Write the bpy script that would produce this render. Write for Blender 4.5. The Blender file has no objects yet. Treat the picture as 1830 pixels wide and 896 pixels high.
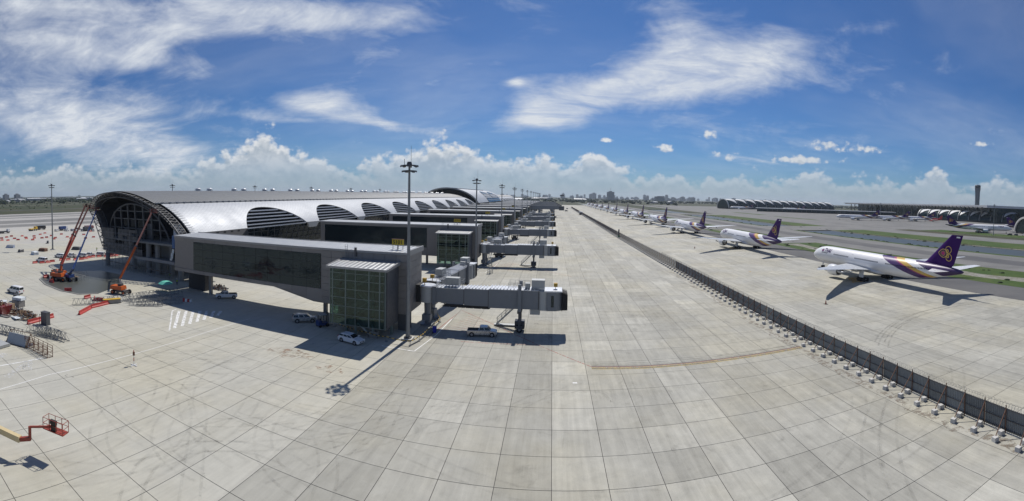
import bpy, math, random
from mathutils import Matrix, Vector
random.seed(11)
sc = bpy.context.scene
C = sc.collection
PI = math.pi
# ------------------------------------------------------------------ camera (sweep panorama from a high deck)
CAM_H = 25.0
cd = bpy.data.cameras.new('Camera')
cd.type = 'PANO'
cd.panorama_type = 'CENTRAL_CYLINDRICAL'
F, Y0 = 798.38, 375.46
cd.central_cylindrical_range_u_min = -915 / F
cd.central_cylindrical_range_u_max = 915 / F
cd.central_cylindrical_range_v_min = -(896 - Y0) / F
cd.central_cylindrical_range_v_max = Y0 / F
cd.central_cylindrical_radius = 1
cd.clip_start = 0.1
cd.clip_end = 60000
cam = bpy.data.objects.new('Camera', cd)
C.objects.link(cam)
sc.camera = cam
YAW, PITCH, ROLL = -.0903, -.0322, -.0172
RM = Matrix.Rotation(-YAW, 3, 'Z') @ Matrix.Rotation(PITCH, 3, 'X') @ Matrix.Rotation(ROLL, 3, 'Y')
cam.matrix_world = Matrix.Translation((0, 0, CAM_H)) @ (RM @ Matrix(((1, 0, 0), (0, 0, -1), (0, 1, 0)))).to_4x4()
# ------------------------------------------------------------------ exposure
sc.view_settings.view_transform = 'Standard'
sc.view_settings.look = 'None'
sc.view_settings.gamma = 1
sc.view_settings.exposure = 0.0
sc.view_settings.use_curve_mapping = False
sc.render.engine = 'CYCLES'
sc.cycles.use_denoising = True
sc.cycles.max_bounces = 6
sc.cycles.diffuse_bounces = 2
sc.cycles.glossy_bounces = 3
sc.cycles.transparent_max_bounces = 12
sc.cycles.volume_bounces = 0
# ------------------------------------------------------------------ sun
SUN = Vector((.06, .76, 1)).normalized()
sl = bpy.data.lights.new('sun', 'SUN')
sl.energy = 4.2
sl.angle = math.radians(.53)
sl.color = (1, .955, .89)
so = bpy.data.objects.new('sun', sl)
C.objects.link(so)
so.rotation_euler = SUN.to_track_quat('Z', 'Y').to_euler()


# ------------------------------------------------------------------ node helpers
class NT:
    def __init__(s, tree):
        s.t = tree
        s.n = tree.nodes
        s.l = tree.links

    def node(s, kind, **kw):
        n = s.n.new(kind)
        for k, v in kw.items():
            setattr(n, k, v)
        return n

    def put(s, sock, v):
        if isinstance(v, bpy.types.NodeSocket):
            s.l.new(v, sock)
        elif v is not None:
            if sock.type == 'RGBA' and len(v) == 3:
                v = (*v, 1)
            sock.default_value = v

    def m(s, op, a, b=None, c=None, clamp=False):
        n = s.node('ShaderNodeMath', operation=op, use_clamp=clamp)
        for i, v in enumerate((a, b, c)):
            if v is not None:
                s.put(n.inputs[i], v)
        return n.outputs[0]

    def add(s, a, b): return s.m('ADD', a, b)
    def sub(s, a, b): return s.m('SUBTRACT', a, b)
    def mul(s, a, b): return s.m('MULTIPLY', a, b)

    def ss(s, x, lo, hi):
        n = s.node('ShaderNodeMapRange', interpolation_type='SMOOTHSTEP')
        s.put(n.inputs[0], x)
        s.put(n.inputs[1], lo)
        s.put(n.inputs[2], hi)
        return n.outputs[0]

    def lin(s, x, a, b, c, d):
        n = s.node('ShaderNodeMapRange')
        for i, v in enumerate((x, a, b, c, d)):
            s.put(n.inputs[i], v)
        return n.outputs[0]

    def comb(s, x, y, z=0.0):
        n = s.node('ShaderNodeCombineXYZ')
        for i, v in enumerate((x, y, z)):
            s.put(n.inputs[i], v)
        return n.outputs[0]

    def sep(s, v):
        n = s.node('ShaderNodeSeparateXYZ')
        s.l.new(v, n.inputs[0])
        return n.outputs

    def noise(s, vec, scale, detail=4, rough=.5, dist=0.0, dim='3D'):
        n = s.node('ShaderNodeTexNoise', noise_dimensions=dim)
        if vec is not None:
            s.l.new(vec, n.inputs['Vector'])
        n.inputs['Scale'].default_value = scale
        n.inputs['Detail'].default_value = detail
        n.inputs['Roughness'].default_value = rough
        n.inputs['Distortion'].default_value = dist
        return n.outputs[0]

    def mix(s, f, a, b, blend='MIX'):
        n = s.node('ShaderNodeMix', data_type='RGBA', blend_type=blend)
        s.put(n.inputs[0], f)
        s.put(n.inputs[6], a)
        s.put(n.inputs[7], b)
        return n.outputs[2]

    def map(s, vec, scale=(1, 1, 1), loc=(0, 0, 0), rot=(0, 0, 0)):
        n = s.node('ShaderNodeMapping')
        s.l.new(vec, n.inputs[0])
        n.inputs['Scale'].default_value = scale
        n.inputs['Location'].default_value = loc
        n.inputs['Rotation'].default_value = rot
        return n.outputs[0]


# ------------------------------------------------------------------ sky: Nishita plus cirrus and a cumulus bank
w = bpy.data.worlds.new('World')
sc.world = w
w.use_nodes = True
T = NT(w.node_tree)
T.n.clear()
STR = .1
sky = T.node('ShaderNodeTexSky', sky_type='NISHITA')
sky.sun_disc = False
sky.sun_elevation = math.asin(SUN.z)
sky.sun_rotation = math.atan2(SUN.x, SUN.y)
sky.altitude = 0
sky.air_density = 1.0
sky.dust_density = .3
sky.ozone_density = 3.0
gen = T.node('ShaderNodeTexCoord').outputs['Generated']
dx, dy, dz = T.sep(gen)
az = T.m('ARCTAN2', dx, dy)
hr = T.m('SQRT', T.add(T.mul(dx, dx), T.mul(dy, dy)))
el = T.m('DIVIDE', dz, T.m('MAXIMUM', hr, .02))
zz = T.add(T.m('MAXIMUM', dz, 0.0), .16)
deck = T.comb(T.m('DIVIDE', dx, zz), T.m('DIVIDE', dy, zz))
ang = T.comb(az, el)


def blob(a, e, ra, re, slope=0.0):
    p = T.sub(az, a)
    q = T.sub(T.sub(el, e), T.mul(p, slope))
    r = T.add(T.m('POWER', T.mul(p, 1 / ra), 2.0), T.m('POWER', T.mul(q, 1 / re), 2.0))
    return T.m('EXPONENT', T.mul(r, -1.0))


cir = None
for args, amp in [((-1.10, .37, .26, .10, -.15), 1.3), ((-.90, .30, .12, .03, -.25), .7), ((-.66, .40, .26, .05, .02), .95),
                  ((-.46, .385, .16, .03, .05), .8), ((-1.12, .165, .30, .075, -.22), 1.25), ((-.92, .115, .18, .04, -.2), .9),
                  ((-.50, .195, .10, .028, -.15), 1.0), ((-.42, .165, .14, .014, -.18), .8), ((-.62, .168, .12, .010, -.1), .6),
                  ((.27, .36, .07, .11, 0), .8), ((.17, .245, .26, .045, .30), 1.0), ((-.02, .185, .11, .035, -.1), .9),
                  ((.42, .31, .16, .05, .10), .75), ((.33, .27, .24, .06, .1), .75), ((.05, .26, .16, .03, .05), .35), ((-.085, .252, .018, .010, 0), .9),
                  ((-.27, .235, .03, .03, 0), .45), ((-.3, .30, .2, .07, 0), .2), ((.13, .13, .12, .02, -.1), .35), ((.5, .16, .2, .03, -.1), .3),
                  # the same kind of cirrus round the rest of the sky
                  ((2.2, .3, .4, .1, .1), .8), ((-2.3, .25, .4, .1, -.1), .8), ((3.0, .2, .3, .08, .1), .7)]:
    b = T.mul(blob(*args), amp)
    cir = b if cir is None else T.add(cir, b)
warp = T.node('ShaderNodeTexNoise', noise_dimensions='2D')
T.l.new(deck, warp.inputs['Vector'])
warp.inputs['Scale'].default_value = .9
warp.inputs['Detail'].default_value = 4
wv = T.node('ShaderNodeVectorMath', operation='MULTIPLY_ADD')
T.l.new(warp.outputs['Color'], wv.inputs[0])
wv.inputs[1].default_value = (.55, .55, 0)
T.l.new(deck, wv.inputs[2])
fib = T.noise(T.map(wv.outputs[0], (.75, 1.7, 1), rot=(0, 0, .5)), 1.5, 8, .62, .25, '2D')
fine = T.noise(T.map(wv.outputs[0], (1.5, 2.9, 1), rot=(0, 0, .35)), 2.4, 8, .66, .2, '2D')
cmask = T.m('MINIMUM', cir, 1.25)
soft = T.noise(T.map(ang, (1.0, 2.2, 1)), 5.5, 8, .6, .35, '2D')
body = T.add(T.add(T.mul(T.sub(fib, .5), .9), T.mul(T.sub(soft, .5), 1.3)), T.mul(cmask, .72))
cd0 = T.ss(body, .0, 1.22)
strand = T.ss(T.add(T.mul(fine, .75), T.mul(fib, .25)), .30, .68)
cd1 = T.mul(cd0, T.add(.60, T.mul(strand, .44)))
veil = T.mul(T.mul(T.ss(T.noise(T.map(wv.outputs[0], (.6, 1.1, 1)), .8, 4, .6, 0., '2D'), .30, .80), T.add(.25, T.mul(fine, .9))), .24)
cirA = T.m('MAXIMUM', T.mul(cd1, 1.12), veil, clamp=True)

bumps = None
for args, amp in [((-.62, 0, .07, 9), .055), ((-.70, 0, .12, 9), .035), ((-.27, 0, .05, 9), .052), ((-.20, 0, .06, 9), .035), ((-.34, 0, .06, 9), .03), ((.0, 0, .14, 9), .03),
                  ((.10, 0, .04, 9), .03), ((-.95, 0, .05, 9), .03), ((-1.15, 0, .12, 9), .012), ((.62, 0, .10, 9), .022), ((.86, 0, .03, 9), .040), ((1.02, 0, .06, 9), .035), ((.42, 0, .08, 9), .02),
                  ((1.7, 0, .2, 9), .04), ((-1.8, 0, .2, 9), .04), ((2.6, 0, .2, 9), .04), ((-2.7, 0, .2, 9), .04)]:
    p = T.mul(T.sub(az, args[0]), 1 / args[2])
    b = T.mul(T.m('EXPONENT', T.mul(T.mul(p, p), -1.0)), amp)
    bumps = b if bumps is None else T.add(bumps, b)
top0 = T.sub(T.add(bumps, .062), T.mul(T.ss(az, .10, .45), .010))
smalls = [(.352, .147, .030, .012), (.253, .113, .028, .009), (.385, .102, .030, .012), (.62, .132, .045, .014), (.695, .125, .045, .013), (.56, .098, .10, .010), (.118, .128, .014, .006),
          (-.43, .113, .018, .005), (.95, .146, .03, .006), (1.6, .14, .05, .014), (-1.7, .13, .05, .014)]


def bank(de):
    e = T.add(el, de)
    v = T.comb(T.mul(az, 1.0), T.mul(e, 1.25), .0)
    big = T.noise(v, 9, 2, .5, 0., '2D')
    bil = T.noise(v, 30, 6, .58, .1, '2D')
    vo = T.node('ShaderNodeTexVoronoi', feature='F1', voronoi_dimensions='2D')
    T.l.new(v, vo.inputs['Vector'])
    vo.inputs['Scale'].default_value = 46
    vo.inputs['Detail'].default_value = 1.5
    vo.inputs['Roughness'].default_value = .55
    puff = T.sub(.38, vo.outputs['Distance'])
    nn = T.add(T.add(T.mul(T.sub(big, .5), .085), T.mul(T.sub(bil, .5), .055)), T.mul(puff, .022))
    f = T.add(T.sub(top0, e), nn)
    for a, ee, ra, re in smalls:
        p = T.mul(T.sub(az, a), 1 / ra)
        q = T.mul(T.sub(e, ee), 1 / re)
        g = T.sub(T.mul(T.sub(1.0, T.add(T.mul(p, p), T.mul(q, q))), .016), T.mul(T.sub(.5, bil), .07))
        g = T.add(g, T.mul(puff, .024))
        f = T.m('MAXIMUM', f, g)
    return f, bil, big


f0, bil0, big0 = bank(0.0)
f1, _, _ = bank(.012)
cumA = T.ss(f0, -.006, .020)
rim = T.sub(1.0, T.ss(f1, -.004, .030))
inner = T.ss(T.add(T.mul(bil0, .6), T.mul(big0, .4)), .36, .66)
lit = T.m('MAXIMUM', rim, T.mul(inner, .62))
lowf = T.ss(el, .0, .085)
lit = T.mul(T.mul(lit, T.add(.30, T.mul(lowf, .70))), T.sub(1.0, T.mul(T.ss(az, .1, .6), .22)))
cumC = T.mix(lit, (3.7, 4.35, 5.05), (7.6, 7.75, 7.9))
cumA2 = T.mul(cumA, T.add(.55, T.mul(T.ss(el, .03, .11), .40)))
skyc = T.mix(1.0, sky.outputs[0], (.255, .425, .66), 'MULTIPLY')
c1 = T.mix(cirA, skyc, (6.9, 7.3, 7.9))
c2 = T.mix(cumA2, c1, cumC)
bg = T.node('ShaderNodeBackground')
T.l.new(c2, bg.inputs[0])
bg.inputs[1].default_value = STR
T.l.new(bg.outputs[0], T.node('ShaderNodeOutputWorld').inputs[0])
w.cycles.sampling_method = 'MANUAL'
w.cycles.sample_map_resolution = 256


# ------------------------------------------------------------------ mesh helpers
class MB:
    def __init__(s):
        s.v, s.f, s.k = [], [], []

    def quad(s, *pts, k=0):
        b = len(s.v)
        s.v += [tuple(p) for p in pts]
        s.f.append(tuple(range(b, b + len(pts))))
        s.k.append(k)

    def box(s, x0, y0, z0, x1, y1, z1, k=0):
        b = len(s.v)
        s.v += [(x0, y0, z0), (x1, y0, z0), (x1, y1, z0), (x0, y1, z0), (x0, y0, z1), (x1, y0, z1), (x1, y1, z1), (x0, y1, z1)]
        s._bf(b, k)

    def _bf(s, b, k):
        for q in ((0, 3, 2, 1), (4, 5, 6, 7), (0, 1, 5, 4), (1, 2, 6, 5), (2, 3, 7, 6), (3, 0, 4, 7)):
            s.f.append(tuple(b + i for i in q))
            s.k.append(k)

    def hexa(s, low, up, k=0):
        b = len(s.v)
        s.v += [tuple(p) for p in low] + [tuple(p) for p in up]
        s._bf(b, k)

    def bar(s, p, q, w, h=None, k=0, up=(0, 0, 1)):
        h = h or w
        p, q = Vector(p), Vector(q)
        d = (q - p)
        if d.length < 1e-6:
            return
        d.normalize()
        u = Vector(up)
        if abs(d.dot(u)) > .98:
            u = Vector((0, 1, 0))
        a = d.cross(u).normalized()
        c = a.cross(d).normalized()
        a, c = a * w / 2, c * h / 2
        s.hexa([p - a - c, p + a - c, q + a - c, q - a - c], [p - a + c, p + a + c, q + a + c, q - a + c], k)

    def tube(s, p, q, r0, r1=None, n=8, caps=True, k=0):
        r1 = r0 if r1 is None else r1
        p, q = Vector(p), Vector(q)
        d = (q - p).normalized()
        u = Vector((0, 0, 1)) if abs(d.z) < .9 else Vector((1, 0, 0))
        a = d.cross(u).normalized()
        c = a.cross(d)
        b = len(s.v)
        for P, r in ((p, r0), (q, r1)):
            for i in range(n):
                t = 2 * PI * i / n
                s.v.append(tuple(P + (a * math.cos(t) + c * math.sin(t)) * r))
        for i in range(n):
            j = (i + 1) % n
            s.f.append((b + i, b + n + i, b + n + j, b + j))
            s.k.append(k)
        if caps:
            s.f.append(tuple(b + i for i in range(n)))
            s.f.append(tuple(b + n + i for i in reversed(range(n))))
            s.k += [k, k]

    def loft(s, rings, closed=True, cap0=False, cap1=False, k=0):
        n = len(rings[0])
        b = len(s.v)
        for r in rings:
            s.v += [tuple(p) for p in r]
        for i in range(len(rings) - 1):
            for j in range(n if closed else n - 1):
                jj = (j + 1) % n
                s.f.append((b + i * n + j, b + i * n + jj, b + (i + 1) * n + jj, b + (i + 1) * n + j))
                s.k.append(k)
        if cap0:
            s.f.append(tuple(b + j for j in reversed(range(n))))
            s.k.append(k)
        if cap1:
            o = b + (len(rings) - 1) * n
            s.f.append(tuple(o + j for j in range(n)))
            s.k.append(k)

    def prism(s, pts, axis, a, c, k=0):
        """polygon pts (2-D) swept along axis from a to c; axis x: pts are (y,z); y: (x,z); z: (x,y)"""
        def P(p, t):
            return (t, p[0], p[1]) if axis == 'x' else ((p[0], t, p[1]) if axis == 'y' else (p[0], p[1], t))
        s.loft([[P(p, a) for p in pts], [P(p, c) for p in pts]], True, True, True, k)

    def ball(s, c, r, n=6, m=4, jit=0., k=0):
        rings = []
        for i in range(1, m):
            t = PI * i / m
            rings.append([(c[0] + r[0] * math.sin(t) * math.cos(2 * PI * j / n) * (1 + random.uniform(-jit, jit)), c[1] + r[1] * math.sin(t) * math.sin(2 * PI * j / n) * (1 + random.uniform(-jit, jit)), c[2] + r[2] * math.cos(t) * (1 + random.uniform(-jit, jit))) for j in range(n)])
        s.loft(rings, True, True, True, k)

    def each(s, name, mat, parent=None, smooth=False):
        """every separate piece becomes an object of its own"""
        p = list(range(len(s.v)))

        def fd(a):
            while p[a] != a:
                p[a] = p[p[a]]
                a = p[a]
            return a
        for f in s.f:
            for i in f[1:]:
                p[fd(i)] = fd(f[0])
        isl = {}
        for f in s.f:
            isl.setdefault(fd(f[0]), []).append(f)
        out = []
        for fs in isl.values():
            m = MB()
            ix = {}
            for f in fs:
                q = []
                for i in f:
                    if i not in ix:
                        ix[i] = len(m.v)
                        m.v.append(s.v[i])
                    q.append(ix[i])
                m.f.append(tuple(q))
                m.k.append(0)
            out.append(m.build(name, mat, parent, smooth))
        return out

    def build(s, name, mat, parent=None, smooth=False, loc=None, rz=None):
        me = bpy.data.meshes.new(name)
        me.from_pydata(s.v, [], s.f)
        mats = mat if isinstance(mat, (list, tuple)) else [mat]
        for q in mats:
            me.materials.append(q)
        if len(mats) > 1:
            me.polygons.foreach_set('material_index', s.k)
        if smooth:
            me.polygons.foreach_set('use_smooth', [True] * len(me.polygons))
        me.update()
        o = bpy.data.objects.new(name, me)
        C.objects.link(o)
        if parent is not None:
            o.parent = parent
        if loc:
            o.location = loc
        if rz is not None:
            o.rotation_euler = (0, 0, rz)
        return o


def fixnormals(o):
    import bmesh
    b = bmesh.new()
    b.from_mesh(o.data)
    bmesh.ops.recalc_face_normals(b, faces=b.faces)
    b.to_mesh(o.data)
    b.free()
    return o


def autosmooth(o, deg=35):
    me = o.data
    me.polygons.foreach_set('use_smooth', [True] * len(me.polygons))
    try:
        me.set_sharp_from_angle(angle=math.radians(deg))
    except Exception:
        pass
    return o


def tag(o, label=None, cat=None, group=None, kind=None):
    if label:
        o['label'] = label
    if cat:
        o['category'] = cat
    if group:
        o['group'] = group
    if kind:
        o['kind'] = kind
    return o


def thing(name, label, cat, loc=(0, 0, 0), rz=0., group=None):
    o = bpy.data.objects.new(name, None)
    o.empty_display_size = .1
    C.objects.link(o)
    o.location = loc
    o.rotation_euler = (0, 0, rz)
    return tag(o, label, cat, group)


KIDS = {}


def tree_of(o):
    return [(c, tree_of(c)) for c in o.children]


def copy_tree(o, label=None, loc=None, rz=None, group=None):
    def rec(src, kids, parent):
        c = src.copy()
        C.objects.link(c)
        c.parent = parent
        for ch, kk in kids:
            rec(ch, kk, c)
        return c
    if o.name not in KIDS:
        KIDS[o.name] = tree_of(o)
    r = rec(o, KIDS[o.name], None)
    if loc is not None:
        r.location = loc
    if rz is not None:
        r.rotation_euler = (0, 0, rz)
    return tag(r, label, None, group)


_um = {}


def piece(name, mat, parent, x0, y0, z0, x1, y1, z1):
    """a box-shaped piece that shares its mesh with all pieces of that name and material"""
    key = (name, mat.name)
    if key not in _um:
        b = MB()
        b.box(-.5, -.5, -.5, .5, .5, .5)
        o = b.build(name, mat)
        _um[key] = o.data
    else:
        o = bpy.data.objects.new(name, _um[key])
        C.objects.link(o)
    o.parent = parent
    o.location = ((x0 + x1) / 2, (y0 + y1) / 2, (z0 + z1) / 2)
    o.scale = (x1 - x0, y1 - y0, z1 - z0)
    return o


ORD = 'first second third fourth fifth sixth seventh eighth ninth tenth eleventh twelfth thirteenth fourteenth fifteenth sixteenth'.split()


# ------------------------------------------------------------------ materials
def mat(name, col, rough=.6, metal=0., var=.12, vs=1.5, bump=0., bs=20., spec=.5, coat=0., dirt=0.):
    m = bpy.data.materials.new(name)
    m.use_nodes = True
    t = NT(m.node_tree)
    p = t.n['Principled BSDF']
    p.inputs['Roughness'].default_value = rough
    p.inputs['Metallic'].default_value = metal
    p.inputs['Specular IOR Level'].default_value = spec
    p.inputs['Coat Weight'].default_value = coat
    pos = t.node('ShaderNodeTexCoord').outputs['Object']
    n = t.noise(pos, vs, 6, .6)
    c = t.mix(n, tuple(x * (1 - var) for x in col), tuple(min(1, x * (1 + var)) for x in col))
    if dirt:
        d = t.ss(t.noise(pos, vs * .37, 8, .7, .6), .5, .72)
        c = t.mix(t.mul(d, dirt), c, (col[0] * .45, col[1] * .40, col[2] * .34))
    t.l.new(c, p.inputs['Base Color'])
    r = t.lin(t.noise(pos, vs * 2.3, 4), .3, .7, max(.02, rough - .08), min(1, rough + .08))
    t.l.new(r, p.inputs['Roughness'])
    if bump:
        bn = t.node('ShaderNodeBump')
        bn.inputs['Strength'].default_value = bump
        t.l.new(t.noise(pos, bs, 4), bn.inputs['Height'])
        t.l.new(bn.outputs[0], p.inputs['Normal'])
    return m


def concrete_mat(name, base, attr=True, lanes=True):
    m = bpy.data.materials.new(name)
    m.use_nodes = True
    t = NT(m.node_tree)
    p = t.n['Principled BSDF']
    pos = t.node('ShaderNodeNewGeometry').outputs['Position']
    n1 = t.noise(pos, .55, 8, .65, .3)
    n2 = t.noise(pos, .07, 5, .6, .5)
    n3 = t.noise(t.map(pos, (1.3, .07, 1)), 1.0, 7, .68, .4)
    n4 = t.noise(pos, 6, 5, .7)
    x, y, z = t.sep(pos)
    f = t.add(t.add(t.mul(t.sub(n1, .5), .42), t.mul(t.sub(n2, .5), .40)), t.add(t.mul(t.sub(n3, .5), .55), t.mul(t.sub(n4, .5), .16)))
    # traffic side of the apron is dirtier than the freshly laid left side
    amp = t.lin(x, -30, 10, .75, 1.35)
    f = t.add(t.mul(f, amp), 1.0)
    if attr:
        at = t.node('ShaderNodeAttribute', attribute_name='tint')
        f = t.mul(f, at.outputs['Fac'])
        # weathering blotches that stop at the joints: each slab shifts its own noise
        off = t.comb(t.mul(at.outputs['Fac'], 731.0), t.mul(at.outputs['Fac'], 377.0), 0.0)
        va = t.node('ShaderNodeVectorMath', operation='ADD')
        t.l.new(pos, va.inputs[0])
        t.l.new(off, va.inputs[1])
        bl = t.ss(t.noise(t.map(va.outputs[0], (1, .6, 1)), .33, 7, .68, .9), .56, .72)
        f = t.sub(f, t.mul(bl, t.lin(x, -30, 10, .07, .20)))
        wh = t.ss(t.noise(t.map(va.outputs[0], (.5, 1.4, 1), loc=(40, 11, 0)), .5, 8, .7, .6), .60, .74)
        f = t.add(f, t.mul(wh, .10))
    col = t.mix(1.0, base, t.comb(f, f, f), 'MULTIPLY')
    warm = t.ss(t.noise(pos, .045, 5, .6), .40, .66)
    col = t.mix(warm, col, t.mix(1.0, col, (1.03, 1.0, .92), 'MULTIPLY'))
    # oil spots and rust
    oil = t.ss(t.noise(pos, .9, 3, .5, 1.2), .735, .77)
    col = t.mix(t.mul(oil, .55), col, (.08, .075, .07))
    t.l.new(col, p.inputs['Base Color'])
    p.inputs['Roughness'].default_value = .78
    p.inputs['Specular IOR Level'].default_value = .35
    bn = t.node('ShaderNodeBump')
    bn.inputs['Strength'].default_value = .15
    t.l.new(n4, bn.inputs['Height'])
    t.l.new(bn.outputs[0], p.inputs['Normal'])
    return m


def ground_mat(name, a, b, c, s1=.02, s2=.4, rough=.9):
    m = bpy.data.materials.new(name)
    m.use_nodes = True
    t = NT(m.node_tree)
    p = t.n['Principled BSDF']
    pos = t.node('ShaderNodeNewGeometry').outputs['Position']
    n1 = t.ss(t.noise(pos, s1, 7, .62, .6), .36, .62)
    n2 = t.ss(t.noise(pos, s2, 6, .7), .42, .66)
    n3 = t.ss(t.noise(t.map(pos, (1, .35, 1)), s1 * 4, 5, .6), .5, .7)
    col = t.mix(n1, a, b)
    col = t.mix(t.mul(n2, .55), col, c)
    col = t.mix(t.mul(n3, .35), col, tuple((u + v) * .35 for u, v in zip(a, c)))
    t.l.new(col, p.inputs['Base Color'])
    p.inputs['Roughness'].default_value = rough
    p.inputs['Specular IOR Level'].default_value = .2
    return m


def paint_mat(name, col, wear=.45, scale=2.2):
    """worn road paint: chips let the concrete show through"""
    m = bpy.data.materials.new(name)
    m.use_nodes = True
    t = NT(m.node_tree)
    p = t.n['Principled BSDF']
    pos = t.node('ShaderNodeNewGeometry').outputs['Position']
    n = t.noise(pos, scale, 8, .7)
    p.inputs['Base Color'].default_value = (*col, 1)
    p.inputs['Roughness'].default_value = .7
    tr = t.node('ShaderNodeBsdfTransparent')
    mx = t.node('ShaderNodeMixShader')
    t.l.new(t.ss(n, wear - .12, wear + .12), mx.inputs[0])
    t.l.new(tr.outputs[0], mx.inputs[1])
    t.l.new(p.outputs[0], mx.inputs[2])
    t.l.new(mx.outputs[0], t.n['Material Output'].inputs[0])
    return m


def rubber_mat(name, amount):
    m = bpy.data.materials.new(name)
    m.use_nodes = True
    t = NT(m.node_tree)
    p = t.n['Principled BSDF']
    pos = t.node('ShaderNodeNewGeometry').outputs['Position']
    n = t.mul(t.ss(t.noise(pos, .5, 7, .7), .3, .75), t.ss(t.noise(pos, 5, 4, .7), .25, .6))
    p.inputs['Base Color'].default_value = (.07, .068, .065, 1)
    p.inputs['Roughness'].default_value = .8
    tr = t.node('ShaderNodeBsdfTransparent')
    mx = t.node('ShaderNodeMixShader')
    t.l.new(t.mul(n, amount), mx.inputs[0])
    t.l.new(tr.outputs[0], mx.inputs[1])
    t.l.new(p.outputs[0], mx.inputs[2])
    t.l.new(mx.outputs[0], t.n['Material Output'].inputs[0])
    return m


def glass_mat(name, col, rough=.03, wav=.0, spec=.6):
    m = mat(name, col, rough, 0., .25, .4, spec=spec)
    m.node_tree.nodes['Principled BSDF'].inputs['Specular Tint'].default_value = (.72, .9, 1, 1)
    if wav:
        t = NT(m.node_tree)
        bn = t.node('ShaderNodeBump')
        bn.inputs['Strength'].default_value = wav
        bn.inputs['Distance'].default_value = 1.0
        t.l.new(t.noise(t.node('ShaderNodeNewGeometry').outputs['Position'], .35, 2), bn.inputs['Height'])
        t.l.new(bn.outputs[0], t.n['Principled BSDF'].inputs['Normal'])
    return m


def clear_glass(name, tint):
    m = bpy.data.materials.new(name)
    m.use_nodes = True
    t = NT(m.node_tree)
    t.n.remove(t.n['Principled BSDF'])
    tr = t.node('ShaderNodeBsdfTransparent')
    tr.inputs[0].default_value = (*tint, 1)
    gl = t.node('ShaderNodeBsdfGlossy')
    gl.inputs['Roughness'].default_value = .02
    gl.inputs['Color'].default_value = (.8, .95, .92, 1)
    fr = t.node('ShaderNodeFresnel')
    fr.inputs[0].default_value = 1.6
    mx = t.node('ShaderNodeMixShader')
    t.l.new(t.m('MULTIPLY_ADD', fr.outputs[0], .55, .01), mx.inputs[0])
    t.l.new(tr.outputs[0], mx.inputs[1])
    t.l.new(gl.outputs[0], mx.inputs[2])
    t.l.new(mx.outputs[0], t.n['Material Output'].inputs[0])
    return m


def ribbed(name, col, rough, metal, axis, pitch, strength=.6, var=.1):
    """sheet metal with fine standing ribs"""
    m = mat(name, col, rough, metal, var, .3)
    t = NT(m.node_tree)
    pos = t.node('ShaderNodeNewGeometry').outputs['Position']
    c = t.sep(pos)[axis]
    s_ = t.m('SINE', t.mul(c, 2 * PI / pitch))
    bn = t.node('ShaderNodeBump')
    bn.inputs['Strength'].default_value = strength
    bn.inputs['Distance'].default_value = .12
    t.l.new(s_, bn.inputs['Height'])
    t.l.new(bn.outputs[0], t.n['Principled BSDF'].inputs['Normal'])
    return m


def shell_mat():
    """bright aluminium roof sheets: small sheets of slightly different sheen, dark seams"""
    m = bpy.data.materials.new('aluminium_shell')
    m.use_nodes = True
    t = NT(m.node_tree)
    p = t.n['Principled BSDF']
    pos = t.node('ShaderNodeNewGeometry').outputs['Position']
    x, y, z = t.sep(pos)
    br = t.node('ShaderNodeTexBrick')
    t.l.new(t.comb(t.mul(y, .25), t.mul(z, .8)), br.inputs['Vector'])
    br.inputs['Scale'].default_value = 1.0
    br.inputs['Color1'].default_value = (.40, .42, .445, 1)
    br.inputs['Color2'].default_value = (.47, .49, .51, 1)
    br.inputs['Mortar'].default_value = (.30, .315, .34, 1)
    br.inputs['Mortar Size'].default_value = .035
    n = t.noise(pos, .12, 6, .6)
    t.l.new(t.mix(t.mul(n, .5), br.outputs[0], (.36, .385, .42)), p.inputs['Base Color'])
    p.inputs['Metallic'].default_value = .15
    p.inputs['Specular IOR Level'].default_value = .35
    t.l.new(t.lin(n, .3, .7, .48, .62), p.inputs['Roughness'])
    return m


M = {}
M['slab'] = concrete_mat('concrete_slab', (.420, .410, .358))
M['concrete'] = concrete_mat('apron_concrete', (.44, .428, .392), attr=False)
M['joint'] = mat('joint_filler', (.055, .052, .05), .9)
M['asphalt'] = ground_mat('asphalt', (.105, .105, .108), (.145, .143, .14), (.12, .12, .12), .03, .6, .85)
M['asphalt_light'] = ground_mat('pale_asphalt', (.17, .168, .162), (.22, .215, .205), (.19, .19, .18), .03, .6, .85)
M['grass'] = ground_mat('grass_verge', (.052, .095, .022), (.085, .115, .032), (.036, .066, .017), .05, .9)
M['scrub'] = ground_mat('scrubland', (.045, .058, .026), (.080, .076, .044), (.026, .038, .018), .006, .05)
M['gravel'] = ground_mat('pale_gravel', (.30, .29, .26), (.22, .205, .17), (.09, .10, .05), .12, .6)
M['runway'] = ground_mat('runway_concrete', (.42, .41, .385), (.36, .35, .33), (.30, .29, .275), .012, .3)
M['white_paint'] = paint_mat('worn_white_paint', (.80, .80, .78), .43)
M['faint_paint'] = paint_mat('faint_white_paint', (.66, .66, .64), .54)
M['fresh_paint'] = paint_mat('white_line_paint', (.75, .75, .73), .34)
M['red_paint'] = paint_mat('red_paint', (.42, .15, .12), .50)
M['yellow_paint'] = paint_mat('yellow_paint', (.45, .33, .09), .46)
M['maroon_paint'] = paint_mat('maroon_paint', (.20, .07, .055), .40)
M['dull_black'] = paint_mat('dull_black_paint', (.10, .09, .08), .42)
M['orange_paint'] = paint_mat('orange_paint', (.62, .36, .06), .48, 1.2)
M['rubber'] = rubber_mat('tyre_rubber_mark', .14)
M['rubber2'] = rubber_mat('heavy_tyre_mark', .42)
M['dirt_stain'] = paint_mat('brown_dirt_stain', (.24, .20, .155), .56, 1.1)
M['rust_stain'] = paint_mat('rust_stain', (.33, .20, .13), .60, .9)
M['steel'] = mat('galvanised_steel', (.24, .25, .255), .5, .4, .18)
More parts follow.
